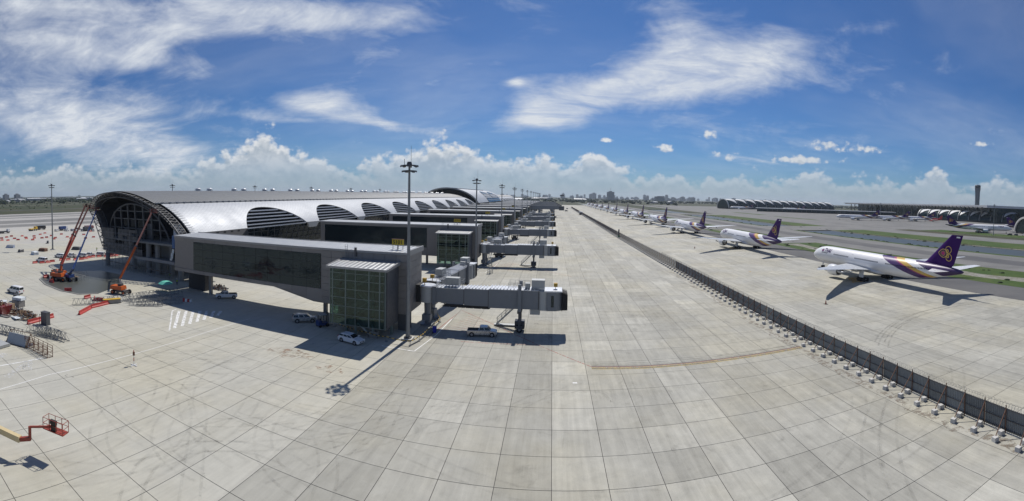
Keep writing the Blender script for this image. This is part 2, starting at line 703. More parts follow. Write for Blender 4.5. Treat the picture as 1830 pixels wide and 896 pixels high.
M['dark_steel'] = mat('dark_steel', (.09, .09, .095), .5, .4, .2)
M['rusty'] = mat('rusty_steel', (.16, .085, .055), .75, .2, .3, 6)
M['cladding'] = mat('grey_cladding', (.215, .205, .20), .5, .25, .07, .9)
M['cladding2'] = mat('grey_cladding_b', (.235, .225, .218), .5, .25, .07, .9)
M['cladding_dark'] = mat('dark_cladding', (.085, .09, .10), .5, .25, .1, .9)
M['linkglass'] = glass_mat('dark_facade_glass', (.006, .013, .018), .04, .06, .5)
M['hallglass'] = glass_mat('deep_facade_glass', (.004, .009, .014), .12, 0., .12)
M['towerglass'] = clear_glass('green_tower_glass', (.46, .60, .56))
M['mullion'] = mat('pale_green_mullion', (.15, .19, .18), .5, .2, .1)
M['shell'] = shell_mat()
M['roofgrey'] = ribbed('grey_ribbed_roof', (.185, .19, .19), .55, .2, 1, 1.1, 1.0)
M['roofpale'] = ribbed('pale_ribbed_roof', (.40, .41, .41), .42, .35, 0, .9, .4)
M['fascia'] = mat('grey_fascia', (.30, .30, .30), .5, .3, .1)
M['bridge'] = mat('bridge_grey', (.19, .205, .225), .5, .2, .06, .6, dirt=.12)
M['bridge_light'] = mat('bridge_pale_grey', (.42, .43, .42), .5, .15, .06, .8, dirt=.15)
M['bridge_roof'] = mat('bridge_roof', (.55, .57, .60), .4, .4, .1)
M['rubber_black'] = mat('black_rubber', (.02, .02, .02), .8)
M['beacon'] = mat('amber_housing', (.50, .30, .03), .5)
M['sign_yellow'] = mat('sign_yellow', (.62, .45, .02), .5, 0, .04)
M['black'] = mat('black_paint', (.015, .015, .015), .5)
M['white'] = mat('white_paint', (.78, .78, .77), .35, 0, .05, dirt=.05)
M['silver_car'] = mat('silver_car_paint', (.42, .42, .41), .3, .6, .05, coat=.5)
M['white_car'] = mat('white_car_paint', (.74, .74, .74), .3, 0, .04, coat=.6)
M['dark_car'] = mat('dark_car_paint', (.05, .05, .055), .3, .3, .05, coat=.5)
M['red_car'] = mat('maroon_car_paint', (.22, .03, .03), .3, .1, .05, coat=.5)
M['blue'] = mat('blue_machine_paint', (.015, .045, .16), .4, 0, .1, dirt=.3)
M['car_glass'] = glass_mat('car_glass', (.012, .014, .016), .05)
M['lamp'] = mat('headlamp', (.7, .72, .72), .15)
M['taillamp'] = mat('taillamp', (.45, .02, .015), .25)
M['tyre'] = mat('tyre', (.018, .018, .018), .85)
M['rim'] = mat('wheel_rim', (.35, .35, .36), .4, .7)
M['orange'] = mat('lift_orange', (.50, .10, .015), .5, 0, .1, 2, dirt=.35)
M['red'] = mat('barrier_red', (.42, .04, .032), .5, 0, .12, 2, dirt=.15)
M['lift_red'] = mat('lift_red', (.30, .05, .03), .5, 0, .12, 3, dirt=.25)
M['boom_cream'] = mat('boom_cream', (.62, .50, .28), .5, 0, .1)
M['block'] = mat('ballast_concrete', (.56, .55, .52), .9, 0, .15, 3, .3)
M['hoarding'] = mat('blue_grey_sheet', (.21, .235, .255), .55, .2, .10, 1.2, dirt=.2)
_t = NT(M['hoarding'].node_tree)
_pb = _t.n['Principled BSDF']
_src = _pb.inputs['Base Color'].links[0].from_socket
_rnd = _t.node('ShaderNodeObjectInfo').outputs['Random']
_v = _t.lin(_rnd, 0, 1, .78, 1.15)
_t.l.new(_t.mix(1.0, _src, _t.comb(_v, _v, _v), 'MULTIPLY'), _pb.inputs['Base Color'])
M['structc'] = mat('raw_concrete', (.24, .235, .22), .85, 0, .18, .6, .2)
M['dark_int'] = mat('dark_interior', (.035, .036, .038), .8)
M['wood'] = mat('weathered_timber', (.23, .16, .10), .85, 0, .3, 4)
M['tarp_green'] = mat('mint_green_canvas', (.12, .52, .40), .7)
M['tarp_white'] = mat('pale_sheeting', (.62, .66, .68), .6, 0, .15)
M['tarp_blue'] = mat('blue_tarpaulin', (.05, .12, .28), .6, 0, .3)
M['plastic_blue'] = mat('blue_bin_plastic', (.012, .02, .32), .4)
M['yellow'] = mat('yellow_paint_metal', (.62, .40, .05), .5, 0, .08)
M['foliage'] = ground_mat('far_foliage', (.030, .048, .022), (.045, .062, .028), (.02, .032, .016), .01, .08)
M['city'] = ground_mat('tower_block_render', (.20, .21, .22), (.28, .28, .28), (.15, .16, .17), .004, .02)
M['shed'] = mat('pale_shed_roof', (.55, .56, .57), .5, .1, .1, .05)
M['membrane'] = mat('white_membrane', (.88, .88, .86), .6, 0, .04, .1)
M['greenglass'] = glass_mat('green_concourse_glass', (.008, .022, .023), .12, 0., .3)
M['vaultglass'] = clear_glass('vault_glass', (.34, .44, .42))
M['hoses'] = mat('hose', (.03, .03, .03), .7)
M['chrome'] = mat('bare_metal', (.55, .55, .56), .3, .9)
_t = NT(M['membrane'].node_tree)
_tl = _t.node('ShaderNodeBsdfTranslucent')
_tl.inputs[0].default_value = (.92, .92, .9, 1)
_mx = _t.node('ShaderNodeMixShader')
_mx.inputs[0].default_value = .15
_t.l.new(_t.n['Principled BSDF'].outputs[0], _mx.inputs[1])
_t.l.new(_tl.outputs[0], _mx.inputs[2])
_t.l.new(_mx.outputs[0], _t.n['Material Output'].inputs[0])
wm = bpy.data.materials.new('water')
wm.use_nodes = True
_t = NT(wm.node_tree)
_p = _t.n['Principled BSDF']
_p.inputs['Base Color'].default_value = (.075, .080, .070, 1)
_p.inputs['Roughness'].default_value = .34
_p.inputs['Specular IOR Level'].default_value = .14
_b = _t.node('ShaderNodeBump')
_b.inputs['Strength'].default_value = .12
_t.l.new(_t.noise(_t.node('ShaderNodeNewGeometry').outputs['Position'], 1.6, 4), _b.inputs['Height'])
_t.l.new(_b.outputs[0], _p.inputs['Normal'])
M['water'] = wm


# ------------------------------------------------------------------ the setting
def sheet(name, material, rects, z, kind='structure'):
    b = MB()
    for x0, x1, y0, y1 in rects:
        b.quad((x0, y0, z), (x1, y0, z), (x1, y1, z), (x0, y1, z))
    return tag(b.build(name, material), kind=kind)


b = MB()
XS = [-14400, 214, 220, 246, 254, 14400]
ZS = [-.06, -.06, -.9, -.9, -.06, -.06]
for y0, y1 in ((-900, 1000),):
    for i in range(5):
        b.quad((XS[i], y0, ZS[i]), (XS[i + 1], y0, ZS[i + 1]), (XS[i + 1], y1, ZS[i + 1]), (XS[i], y1, ZS[i]))
    for yy in (y0, y1):
        b.quad((214, yy, -.06), (220, yy, -.9), (246, yy, -.9), (254, yy, -.06))
b.quad((-14400, -14400, -.06), (14400, -14400, -.06), (14400, -900, -.06), (-14400, -900, -.06))
b.quad((-14400, 1000, -.06), (14400, 1000, -.06), (14400, 14400, -.06), (-14400, 14400, -.06))
tag(b.build('ground', M['scrub']), kind='structure')
sheet('canal_water', M['water'], [(216.5, 250, -890, 990)], -.5)

S_, GX, GY = 4.931, .404, 37.17
GX0, GX1 = GX - 44 * S_, GX + 22 * S_ + 2.0       # concrete runs from here to the asphalt shoulder
b = MB()
b.quad((GX0 - .1, -70, -.03), (109.1, -70, -.03), (109.1, 1330, -.03), (GX0 - .1, 1330, -.03))
apron = tag(b.build('apron', M['joint']), kind='structure')


def hsh(i, j, s=0):
    r = random.Random(i * 7919 + j * 104729 + s * 31337)
    return r.random()


def tint(i, j):
    x = GX + (i + .5) * S_
    lane = hsh(i, 0, 5)
    r = hsh(i, j)
    run = hsh(i, j // 4, 3)
    if x < -22:
        t = 1.06 + .04 * (r - .5) + .04 * (lane - .5)
    elif x < 44:
        t = .86 + .10 * (r - .5) + .15 * (lane - .5) + .07 * (run - .5) + (.09 if r > .92 else 0)
        if i == -1:
            t = .77 + .05 * (r - .5)
        if i == -2:
            t = .88 + .05 * (r - .5)
    else:
        t = .90 + .08 * (r - .5) + .07 * (lane - .5) + .16 * (run - .5)
    return t


def slab_geo(x0, y0, x1, y1, dz):
    g = .028
    return [(x0 + g, y0 + g, dz), (x1 - g, y0 + g, dz), (x1 - g, y1 - g, dz), (x0 + g, y1 - g, dz), (x0 + g, y0 + g, -.028), (x1 - g, y0 + g, -.028), (x1 - g, y1 - g, -.028), (x0 + g, y1 - g, -.028)]


SF = [(0, 1, 2, 3), (4, 5, 1, 0), (5, 6, 2, 1), (6, 7, 3, 2), (7, 4, 0, 3)]
cells = []
for j in range(-12, 58):
    for i in range(-44, 22):
        x, y = GX + (i + .5) * S_, GY + (j + .5) * S_
        d = math.hypot(x, y)
        a = math.atan2(x, y)
        vis = -1.27 < a < 1.08 and d > 33
        cells.append((d if vis else 1e6 + d, i, j))
cells.sort()


def make_slabs(lst, single):
    V, Fc, tn = [], [], []
    for i, j, nl in lst:
        x0, y0 = GX + i * S_, GY + j * S_
        b0 = len(V)
        V += slab_geo(x0, y0, x0 + S_, y0 + S_ * nl, -.004 * hsh(i, j, 9))
        Fc += [tuple(b0 + q for q in f) for f in SF]
        tn += [tint(i, j)] * 5
    nm = 'concrete_slab' if single else 'slab_field'
    me = bpy.data.meshes.new(nm)
    me.from_pydata(V, [], Fc)
    at = me.attributes.new('tint', 'FLOAT', 'FACE')
    at.data.foreach_set('value', tn)
    me.materials.append(M['slab'])
    o = bpy.data.objects.new(nm, me)
    C.objects.link(o)
    o.parent = apron
    if not single:
        o['kind'] = 'stuff'
    return o


for d, i, j in cells[:300]:
    make_slabs([(i, j, 1)], True)
rest = [(i, j, 1) for d, i, j in cells[300:]]
rest += [(i, j, 3) for j in range(58, 262, 3) for i in range(-44, 22)]
make_slabs(rest, False)

sheet('west_apron', M['concrete'], [(-336, GX0 - .12, -70, 1330)], -.012)
sheet('west_taxiway', M['asphalt_light'], [(-372, -343, -900, 2500)], -.012)
sheet('west_taxiway', M['asphalt_light'], [(-437, -390, -900, 2500)], -.012)
sheet('west_taxiway', M['asphalt'], [(-494, -482, -900, 2500)], -.012)
sheet('west_taxiway', M['asphalt_light'], [(-562, -522, -900, 2500)], -.012)
sheet('west_shoulder', M['runway'], [(-343, -336, -900, 2500)], -.014)
sheet('west_shoulder', M['runway'], [(-390, -372, -900, 2500)], -.014)
sheet('west_shoulder', M['runway'], [(-482, -437, -900, 2500)], -.014)
sheet('west_shoulder', M['runway'], [(-522, -494, -900, 2500)], -.014)
sheet('west_shoulder', M['runway'], [(-592, -562, -900, 2500)], -.014)
sheet('perimeter_road', M['asphalt'], [(-762, -748, -900, 3500)], -.02)
sheet('perimeter_track', M['gravel'], [(-1180, -1160, -900, 4500), (-1900, -1850, 200, 1500)], -.02)
sheet('east_shoulder', M['asphalt'], [(109.05, 127, -90, 1400)], -.016)
sheet('east_taxiway', M['asphalt_light'], [(160, 209, -90, 1700)], -.016)
sheet('east_taxiway_centre', M['asphalt'], [(176, 192, -90, 1700)], -.010)
sheet('east_taxiway', M['asphalt_light'], [(292, 331, -90, 1700)], -.016)
sheet('east_link_taxiway', M['asphalt_light'], [(127, 160, 238, 260), (127, 160, 362, 400), (127, 160, 470, 505), (127, 160, 610, 650), (127, 160, 800, 860), (127, 160, 1010, 1060)], -.018)
sheet('east_link_taxiway', M['asphalt_light'], [(209, 292, 348, 412), (209, 292, 715, 770)], -.018)
sheet('east_link_taxiway', M['asphalt_light'], [(331, 356, 345, 1300), (331, 356, -90, 40)], -.018)
sheet('east_apron', M['asphalt_light'], [(356, 800, -90, 1700)], -.020)
sheet('grass_island', M['grass'], [(356.5, 392, 190, 330), (372, 384, 560, 690), (380, 398, 760, 900)], -.010)
for y0, y1 in ((-90, 238), (260, 362), (400, 470), (505, 610), (650, 800), (860, 1010), (1060, 1400)):
    sheet('grass_verge', M['grass'], [(127.2, 159.8, y0 + .2, y1 - .2)], -.030)
    if y0 < 500:
        # pale rubble strip of the half-filled ditch
        g = MB()
        n = max(4, int((y1 - y0) / 9))
        pl, pr = [], []
        for k in range(n + 1):
            y = y0 + 4 + (y1 - y0 - 8) * k / n
            pl.append((136 + random.uniform(-1.6, 1.6), y, -.020))
            pr.append((144.5 + random.uniform(-2.4, 2.4), y, -.020))
        g.loft([[pl[k], pr[k]] for k in range(n + 1)], closed=False)
        tag(g.build('gravel_ditch', M['gravel']), kind='structure')
sheet('grass_bank', M['grass'], [(209.2, 214, -90, 348), (254, 291.8, -90, 348), (209.2, 214, 412, 715), (254, 291.8, 412, 715)], -.035)
g = MB()
for k in range(46):
    y = -80 + k * 16.5
    if not (346 < y < 400):
        g.quad((250.5, y, -.33), (257.5 + random.uniform(-2.5, 1), y, -.028), (257.5 + random.uniform(-2.5, 1), y + 15.5, -.028), (250.5, y + 15.5, -.33))
tag(g.build('canal_bank', M['gravel']), kind='structure')
# green scrub clumps on the verges and canal edges
g = MB()
for k in range(420):
    x = random.choice((random.uniform(129, 158), random.uniform(246, 262), random.uniform(212, 218)))
    y = random.uniform(20, 700)
    r = random.uniform(.3, 1.1)
    g.ball((x, y, -.1 if x < 200 else -.35), (r * 1.6, r * 1.6, r * .7), 6, 4, .35)
tag(g.build('verge_scrub', M['foliage']), 'low dark scrub dotted along the verges and canal', 'scrub', kind='stuff')


# painted markings, each a thin worn sheet above the slabs
def strip(name, material, pts, wd, z=.004):
    g = MB()
    L = []
    for k, p in enumerate(pts):
        a = Vector(pts[max(0, k - 1)])
        c = Vector(pts[min(len(pts) - 1, k + 1)])
        d = (c - a).normalized()
        n = Vector((-d.y, d.x)) * wd / 2
        q = Vector(p)
        L.append((q - n, q + n))
    g.loft([[(*a, z), (*c, z)] for a, c in L], closed=False)
    return tag(g.build(name, material), kind='structure')


strip('white_line', M['fresh_paint'], [(-53.5, 14), (-56, 26), (-56, 47), (-56, 61), (-55.6, 69)], .13)
for k in range(7):
    y = 54.6 + 1.95 * k
    strip('hatch_marking', M['white_paint'], [(-62, y), (-70.6 + k * 1.1, y + 9.0 - k * .95)], .62)
strip('hatch_marking', M['white_paint'], [(-61.6, 53), (-71.5, 62.4), (-72, 64)], .3)
strip('arrow_marking', M['faint_paint'], [(-57.8, 20.5), (-61, 24.5)], 1.1)
strip('arrow_marking', M['faint_paint'], [(-59.0, 24.0), (-62.2, 25.6)], 1.4)
strip('arrow_marking', M['faint_paint'], [(-64, 20), (-66.5, 23.5)], 1.1)
strip('white_line', M['white_paint'], [(-62, 17), (-62.2, 28)], .25)
for k in range(10):
    gy = 74.5 * k
    strip('stand_line', M['red_paint'], [(-21, 75 + gy), (-19.8, 87 + gy), (-19, 94 + gy), (-10, 84 + gy), (-2, 74.3 + gy)], .22)
    strip('stand_line', M['red_paint'], [(-15, 73.8 + gy), (-2, 74.3 + gy), (6.4, 64.6 + gy)], .20)
    strip('stand_line', M['fresh_paint'], [(-21.2, 67 + gy), (-20, 76 + gy), (-19.6, 87 + gy)], .17)
    strip('stand_line', M['white_paint'], [(-27, 67.6 + gy), (-21.2, 67 + gy)], .22)
    if k < 2:
        for q in range(9):
            strip('stand_hatch', M['red_paint'], [(-19.6 + q * .35, 80 + q * 1.2 + gy), (-14.8 + q * .3, 78.6 + q * 1.0 + gy)], .12)
for off, m_ in ((0, 'yellow_paint'), (.26, 'dull_black'), (.52, 'yellow_paint'), (.84, 'maroon_paint'), (1.12, 'dull_black'), (1.6, 'rubber2'), (2.3, 'rubber2')):
    strip('apron_line', M[m_], [(6.2, 64.0 + off), (14, 63.6 + off), (22, 63.7 + off), (32, 64.1 + off), (41.5, 64.6 + off)], .22 if off < 1.5 else .4)
strip('patch_marking', M['fresh_paint'], [(3.2, 59.2), (3.8, 59.2)], .35)


def arc(cx, cy, r, a0, a1, wd, m_):
    n = max(6, int(abs(a1 - a0) * r / 2))
    return strip('tyre_mark', M[m_], [(cx + r * math.cos(a0 + (a1 - a0) * k / n), cy + r * math.sin(a0 + (a1 - a0) * k / n)) for k in range(n + 1)], wd, .003 + .0006 * random.random())


for cx, cy, r, a0, a1 in [(-33, 33, 12, 2.2, 4.6), (-30, 35, 9, 2.6, 5.0), (-46, 24, 16, -.6, 1.1), (-52, 32, 22, -.9, .5), (-20, 30, 14, 2.4, 4.4), (-38, 44, 18, 3.0, 4.9), (-26, 50, 20, 3.2, 4.7),
                          (-44, 32, 7, .2, 2.6), (-60, 20, 24, -.2, .9), (-18, 42, 12, 2.9, 4.6), (-36, 26, 20, -.3, .8), (-64, 45, 14, 3.6, 5.6), (-24, 26, 9, 1.2, 3.4), (86, 26, 46, 1.3, 2.35), (84, 28, 44, 1.2, 2.3)]:
    big = 'rubber2' if cx > 0 else 'rubber'
    arc(cx, cy, r, a0, a1, .32, big)
    arc(cx, cy, r - 1.75, a0, a1, .32, big)
for k in range(34):
    x = random.uniform(-62, -12)
    y = random.uniform(26, 52)
    a = random.gauss(.55, .5)
    L = random.uniform(12, 34)
    for o_ in (0, 1.7):
        strip('tyre_mark', M['rubber'], [(x - o_ * math.sin(a), y + o_ * math.cos(a)), (x + L * .5 * math.cos(a) - o_ * math.sin(a), y + L * .5 * math.sin(a) + o_ * math.cos(a)),
              (x + L * math.cos(a + .12) - o_ * math.sin(a), y + L * math.sin(a + .12) + o_ * math.cos(a))], .3, .0030 + .0005 * random.random())
for k in range(60):
    x = random.uniform(-4, 110)
    if 40 < x < 46:
        continue
    y = random.uniform(60, 600)
    L = random.uniform(20, 70)
    strip('tyre_mark', M['rubber'], [(x, y), (x + random.uniform(-.5, .5), y + L * .5), (x + random.uniform(-1, 1), y + L)], random.uniform(.4, 1.1), .0030 + .0005 * random.random())
for x, y, r in [(-39, 57.5, 2.6), (-36.5, 58, 1.6), (-30, 55, 1.5)]:
    g = MB()
    n = 14
    g.quad(*[(x + r * 1.5 * math.cos(2 * PI * q / n) * random.uniform(.7, 1.2), y + r * math.sin(2 * PI * q / n) * random.uniform(.6, 1.1), .005) for q in range(n)])
    tag(g.build('rust_stain', M['rust_stain']), kind='structure')
for k in range(46):
    y = 10 + k * 3.05 + random.uniform(-1, 1)
    x = 41.2 + random.uniform(-.8, .4)
    n = 12
    g = MB()
    g.quad(*[(x + random.uniform(.5, 1.3) * math.cos(2 * PI * q / n), y + random.uniform(1.0, 2.4) * math.sin(2 * PI * q / n), .0050 + .0002 * (k % 5)) for q in range(n)])
    tag(g.build('dirt_stain', M['dirt_stain']), kind='structure')
for cx, cy, r, a0, a1 in [(62, 8, 40, 2.0, 2.75), (70, 2, 48, 2.05, 2.7), (28, 70, 38, -1.5, -.75), (12, 62, 30, -1.6, -.6)]:
    for o_ in (0, 1.8):
        arc(cx, cy, r + o_, a0, a1, .35, 'rubber')
# nose-wheel stand paint under the parked jets
for k in range(12):
    g = MB()
    gy = 112.5 + 101.5 * k
    for q in range(5):
        g.quad((90 + q * .9, gy - 1 + q * 1.7, .005), (95.4 + q * .6, gy - 1 + q * 1.7, .005), (95.4 + q * .6, gy + .3 + q * 1.7, .005), (90 + q * .9, gy + .3 + q * 1.7, .005))
    g.quad((68, gy + 30, .005), (69, gy + 30, .005), (69, gy + 31, .005), (68, gy + 31, .005))
    tag(g.build('stand_marking', M['orange_paint']), kind='structure')
# standing water by the head of the concourse and its kerb
pw = [(-127, 58), (-122, 54.5), (-114, 52.6), (-104, 52.6), (-98, 54.5), (-96, 59), (-101, 69), (-114, 79), (-125, 78), (-130, 68)]
g = MB()
g.quad(*[(x, y, .006) for x, y in pw])
tag(g.build('standing_water', M['water']), kind='structure')
g = MB()
for k in range(len(pw)):
    x0, y0 = pw[k]
    x1, y1 = pw[(k + 1) % len(pw)]
    if y0 < 66 and y1 < 66:
        g.bar((x0, y0, .06), (x1, y1, .06), .5, .14)
tag(g.build('water_kerb', M['structc']), kind='structure')


# ------------------------------------------------------------------ the concourse under construction
ROOT_C = Vector((-119, 85, 0))
conc = thing('concourse_building', 'long airport concourse with curved silver roof and unfinished open end', 'building', ROOT_C)


def adopt(o, root, part=None):
    """parent o (built in world coordinates) to root or to a part of root"""
    o.parent = part or root
    o.matrix_parent_inverse = Matrix.Translation(-root.location) if part is None else Matrix.Identity(4)
    return o


def cb(b, name, m_, **kw):
    return adopt(b.build(name, m_, **kw), conc)


SEC = [(-145.2, 19.4), (-144.6, 21.6), (-142.6, 23.6), (-139, 25.1), (-133.5, 25.9), (-127.5, 26.0), (-121, 25.2), (-115, 23.9), (-109, 22.0), (-105.5, 20.7), (-102.3, 19.1), (-99.3, 17.2), (-96.8, 15.2), (-95, 13.4)]
SEAM = 8


def catmull(P, t):
    n = len(P) - 1
    u = max(0, min(n - 1e-6, t * n))
    i = int(u)
    f = u - i
    p0, p1, p2, p3 = (P[max(0, min(n, i + k))] for k in (-1, 0, 1, 2))
    return tuple(.5 * (2 * b_ + (c_ - a_) * f + (2 * a_ - 5 * b_ + 4 * c_ - d_) * f * f + (3 * b_ - a_ - 3 * c_ + d_) * f ** 3) for a_, b_, c_, d_ in zip(p0, p1, p2, p3))


EAST = SEC[SEAM:]
HALL0, HALL1 = 556.0, 822.0


def esec(t): return catmull(EAST, t)
def wsec(t): return catmull(SEC[:SEAM + 1], t)


# grey ribbed upper roof in two lengths, either side of the tall central hall
for y0, y1 in ((88.0, HALL0 + 10), (HALL1 - 10, 1240)):
    b = MB()
    n = int((y1 - y0) / 12) + 1
    b.loft([[(*wsec(k / 26)[:1], y0 + (y1 - y0) * j / n, wsec(k / 26)[1] + .25) for k in range(27)] for j in range(n + 1)], closed=False)
    cb(b, 'upper_roof', M['roofgrey'], smooth=True)
    b = MB()
    for k in range(int((y1 - y0) / 3.2)):
        y = y0 + 3 + k * 3.2
        b.box(-109.4, y, 21.95, -108.6, y + .5, 22.45)
    cb(b, 'gutter_brackets', M['steel'])['kind'] = 'stuff'
    b = MB()
    b.box(-109.25, y0 + .5, 22.05, -108.8, y1, 22.33)
    cb(b, 'gutter', M['steel'])
    # back wall of the west side
    b = MB()
    b.quad((-145.2, y0, 19.4), (-145.2, y1, 19.4), (-135.5, y1, 4.6), (-135.5, y0, 4.6))
    cb(b, 'west_wall', M['cladding'])


def shell_bay(yc, half, op, tmax, ya=None, yb=None):
    """one bay of the silver shell with its arched opening: returns nothing, adds parts"""
    ya = yc - half if ya is None else ya
    yb = yc + half if yb is None else yb
    ys = sorted(set([ya, yb] + [yc + op * math.sin(PI / 2 * q / 14) for q in range(-14, 15) if ya < yc + op * math.sin(PI / 2 * q / 14) < yb]))

    def tb(y):
        q = abs(y - yc) / op
        return 1.0 if q >= 1 else 1 - (1 - tmax) * max(0, 1 - q ** 2.1) ** .72
    b = MB()
    nt = 12
    rows = []
    for y in ys:
        T_ = tb(y)
        row = [(esec(T_ * k / nt)[0], y, esec(T_ * k / nt)[1]) for k in range(nt + 1)]
        rows.append(row + [(row[-1][0] - .75, y, row[-1][2] - .30)])
    b.loft(rows, closed=False)
    # turned-in lip round the opening
    sh = cb(b, 'roof_shell', M['shell'], smooth=False)
    autosmooth(sh, 30)
    return tb


def louvre_bay(yc, op, tmax):
    b = MB()
    rows = []
    for k in range(9):
        t = tmax + (1 - tmax) * k / 8
        x, z = esec(t)
        rows.append((x - 1.5, z - .45))
    b.loft([[(x_, yc - op, z_), (x_, yc + op, z_)] for x_, z_ in rows], closed=False)
    gl = cb(b, 'arched_window', M['hallglass'])
    for k in range(1, 7):
        t = tmax + (1 - tmax) * (k / 6.25)
        if t > 1:
            break
        x, z = esec(t)
        q = max(0., 1 - ((1 - t) / (1 - tmax)) ** (1 / .72)) ** (1 / 2.1) * op - .25
        b = MB()
        b.hexa([(x - 1.35, yc - q, z - .60), (x - .10, yc - q, z - .50), (x - .10, yc + q, z - .50), (x - 1.35, yc + q, z - .60)],
               [(x - 1.35, yc - q, z - .22), (x - .10, yc - q, z - .06), (x - .10, yc + q, z - .06), (x - 1.35, yc + q, z - .22)])
        o = b.build('louvre', M['steel_bright'])
        adopt(o, conc, gl)


M['steel_bright'] = mat('bright_louvre', (.62, .63, .65), .4, .4, .08)
PIT, OPW = 48.6, 19.2
yc0 = 136.0
centres = [yc0 + PIT * k for k in range(9)] + [HALL1 + 12 + PIT * (k + .5) for k in range(7)]
shell_bay(yc0, PIT / 2, OPW, .30, ya=90.5)
louvre_bay(yc0, OPW, .30)
for yc in centres[1:]:
    if yc + PIT / 2 < HALL0 + 30 or yc > HALL1:
        shell_bay(yc, PIT / 2, OPW, .30)
        louvre_bay(yc, OPW, .30)
# facade below the shell: solid apron cladding, feet between the openings, dark glass, belly
for y0, y1 in ((88, 1240),):
    b = MB()
    b.quad((-96.6, y0, 13.6), (-96.6, y1, 13.6), (-98.5, y1, 5.0), (-98.5, y0, 5.0))
    cb(b, 'facade_glass', M['hallglass'])
    b = MB()
    b.box(-136, y0 + 6, 4.2, -98.3, y1, 5.0)
    cb(b, 'lower_deck', M['structc'])
    b = MB()
    b.box(-136, y0 + 10, 9.4, -98.6, y1, 10.0)
    cb(b, 'upper_deck', M['structc'])
b = MB()
b.hexa([(-95.6, 88, 10.9), (-95.0, 88, 10.9), (-95.0, 113.5, 10.9), (-95.6, 113.5, 10.9)], [(-95.35, 88, 13.35), (-94.75, 88, 13.35), (-94.75, 116.5, 13.35), (-95.35, 116.5, 13.35)])
cb(b, 'facade_apron', M['cladding2'])
for k in range(7):
    piece('vent_slot', M['dark_int'], conc, -94.99 - ROOT_C.x, 91 + k * 3.4 - ROOT_C.y, 12.6, -94.70 - ROOT_C.x, 92.1 + k * 3.4 - ROOT_C.y, 13.1)
for yc in centres:
    ym = yc + PIT / 2
    b = MB()
    b.hexa([(-95.9, ym - 3.0, 11.2), (-95.2, ym - 3.0, 11.2), (-95.2, ym + 3.0, 11.2), (-95.9, ym + 3.0, 11.2)], [(-95.4, ym - 4.6, 13.5), (-94.8, ym - 4.6, 13.5), (-94.8, ym + 4.6, 13.5), (-95.4, ym + 4.6, 13.5)])
    cb(b, 'shell_foot', M['shell'])
b = MB()
for k in range(240):
    y = 118 + k * 4.05
    b.box(-96.45, y, 5.2, -96.25, y + .12, 13.3)
for z in (7.2, 9.4, 11.6):
    b.box(-97.9 + (z - 5) * .2, 118, z, -97.7 + (z - 5) * .2, 1240, z + .1)
cb(b, 'facade_mullions', M['cladding_dark'])['kind'] = 'stuff'
# undercroft
for k in range(26):
    for x in (-132.5, -118, -104):
        if k < 14 or x == -104:
            b = MB()
            y = 112 + 24.3 * k
            b.tube((x, y, 0), (x, y, 4.3), .75, n=10)
            cb(b, 'column', M['structc'])
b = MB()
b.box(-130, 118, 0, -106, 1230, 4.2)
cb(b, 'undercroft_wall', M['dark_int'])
# roof ventilators on the ridge
vy = []
for k in range(18):
    vy += [127.5 + 22.4 * k, 134.2 + 22.4 * k]
vb = MB()
vb.box(-1.1, -.9, 0, 1.1, .9, .55)
vb.ball((0, 0, 1.0), (1.3, 1.2, .55), 10, 5)
vo_ = None
for y in vy:
    if vo_ is None:
        vo_ = vb.build('roof_vent', M['steel_bright'])
        o = vo_
    else:
        o = bpy.data.objects.new('roof_vent', vo_.data)
        C.objects.link(o)
    o.parent = conc
    o.location = Vector((-129.5, y, 25.95)) - ROOT_C
# tall central hall
HS = [(-164, 14), (-162, 21.4), (-156, 27.4), (-147, 31.2), (-137, 33.0), (-128, 33.2), (-119, 32.0), (-110, 29.2), (-102.5, 25.2), (-97, 20.4), (-93.2, 15.0)]
b = MB()
rows = []
for j in range(25):
    f = j / 24
    y = HALL0 + (HALL1 - HALL0) * f
    lean = -26 * (1 - f) ** 2 * 0
    rows.append([(catmull(HS, k / 30)[0], y - (14 * math.sin(PI * k / 30) if j == 0 else 0), catmull(HS, k / 30)[1]) for k in range(31)])
b.loft(rows, closed=False)
cb(b, 'hall_roof', M['shell'], smooth=True)
b = MB()
rim_o = [(catmull(HS, k / 40)[0], HALL0 - 14 * math.sin(PI * k / 40) - .2, catmull(HS, k / 40)[1]) for k in range(41)]
for k in range(40):
    b.bar(rim_o[k], rim_o[k + 1], 1.1, 1.5)
cb(b, 'hall_rim', M['fascia'])
b = MB()
b.quad(*[(-129 + (catmull(HS, k / 30)[0] + 129) * .985, HALL0 + 5, catmull(HS, k / 30)[1] - .4) for k in range(31)])
cb(b, 'hall_end_glass', M['hallglass'])
for yc in (HALL0 + 132, HALL0 + 205):
    b = MB()
    n = 18
    pts = []
    for k in range(n + 1):
        a = PI * k / n
        x, z = catmull(HS, 1 - .34 * math.sin(a) ** .8)
        pts.append((x + .35, yc - 38 * math.cos(a), z + .25))
    b.quad(*pts)
    gw = cb(b, 'hall_window', M['hallglass'])
    for q in range(1, 6):
        f = .34 * q / 6
        x, z = catmull(HS, 1 - f)
        hw = 38 * math.cos(math.asin(min(1, (q / 6) ** (1 / .8)))) - .5
        b = MB()
        b.box(x + .2, yc - hw, z + .1, x + 1.1, yc + hw, z + .6)
        adopt(b.build('louvre', M['steel_bright']), conc, gw)
b = MB()
for k in range(30):
    b.box(-129, HALL0 + 6 + k * 8.6, 33.1, -127.6, HALL0 + 7.2 + k * 8.6, 34.1)
cb(b, 'hall_ridge_vents', M['steel'])['kind'] = 'stuff'

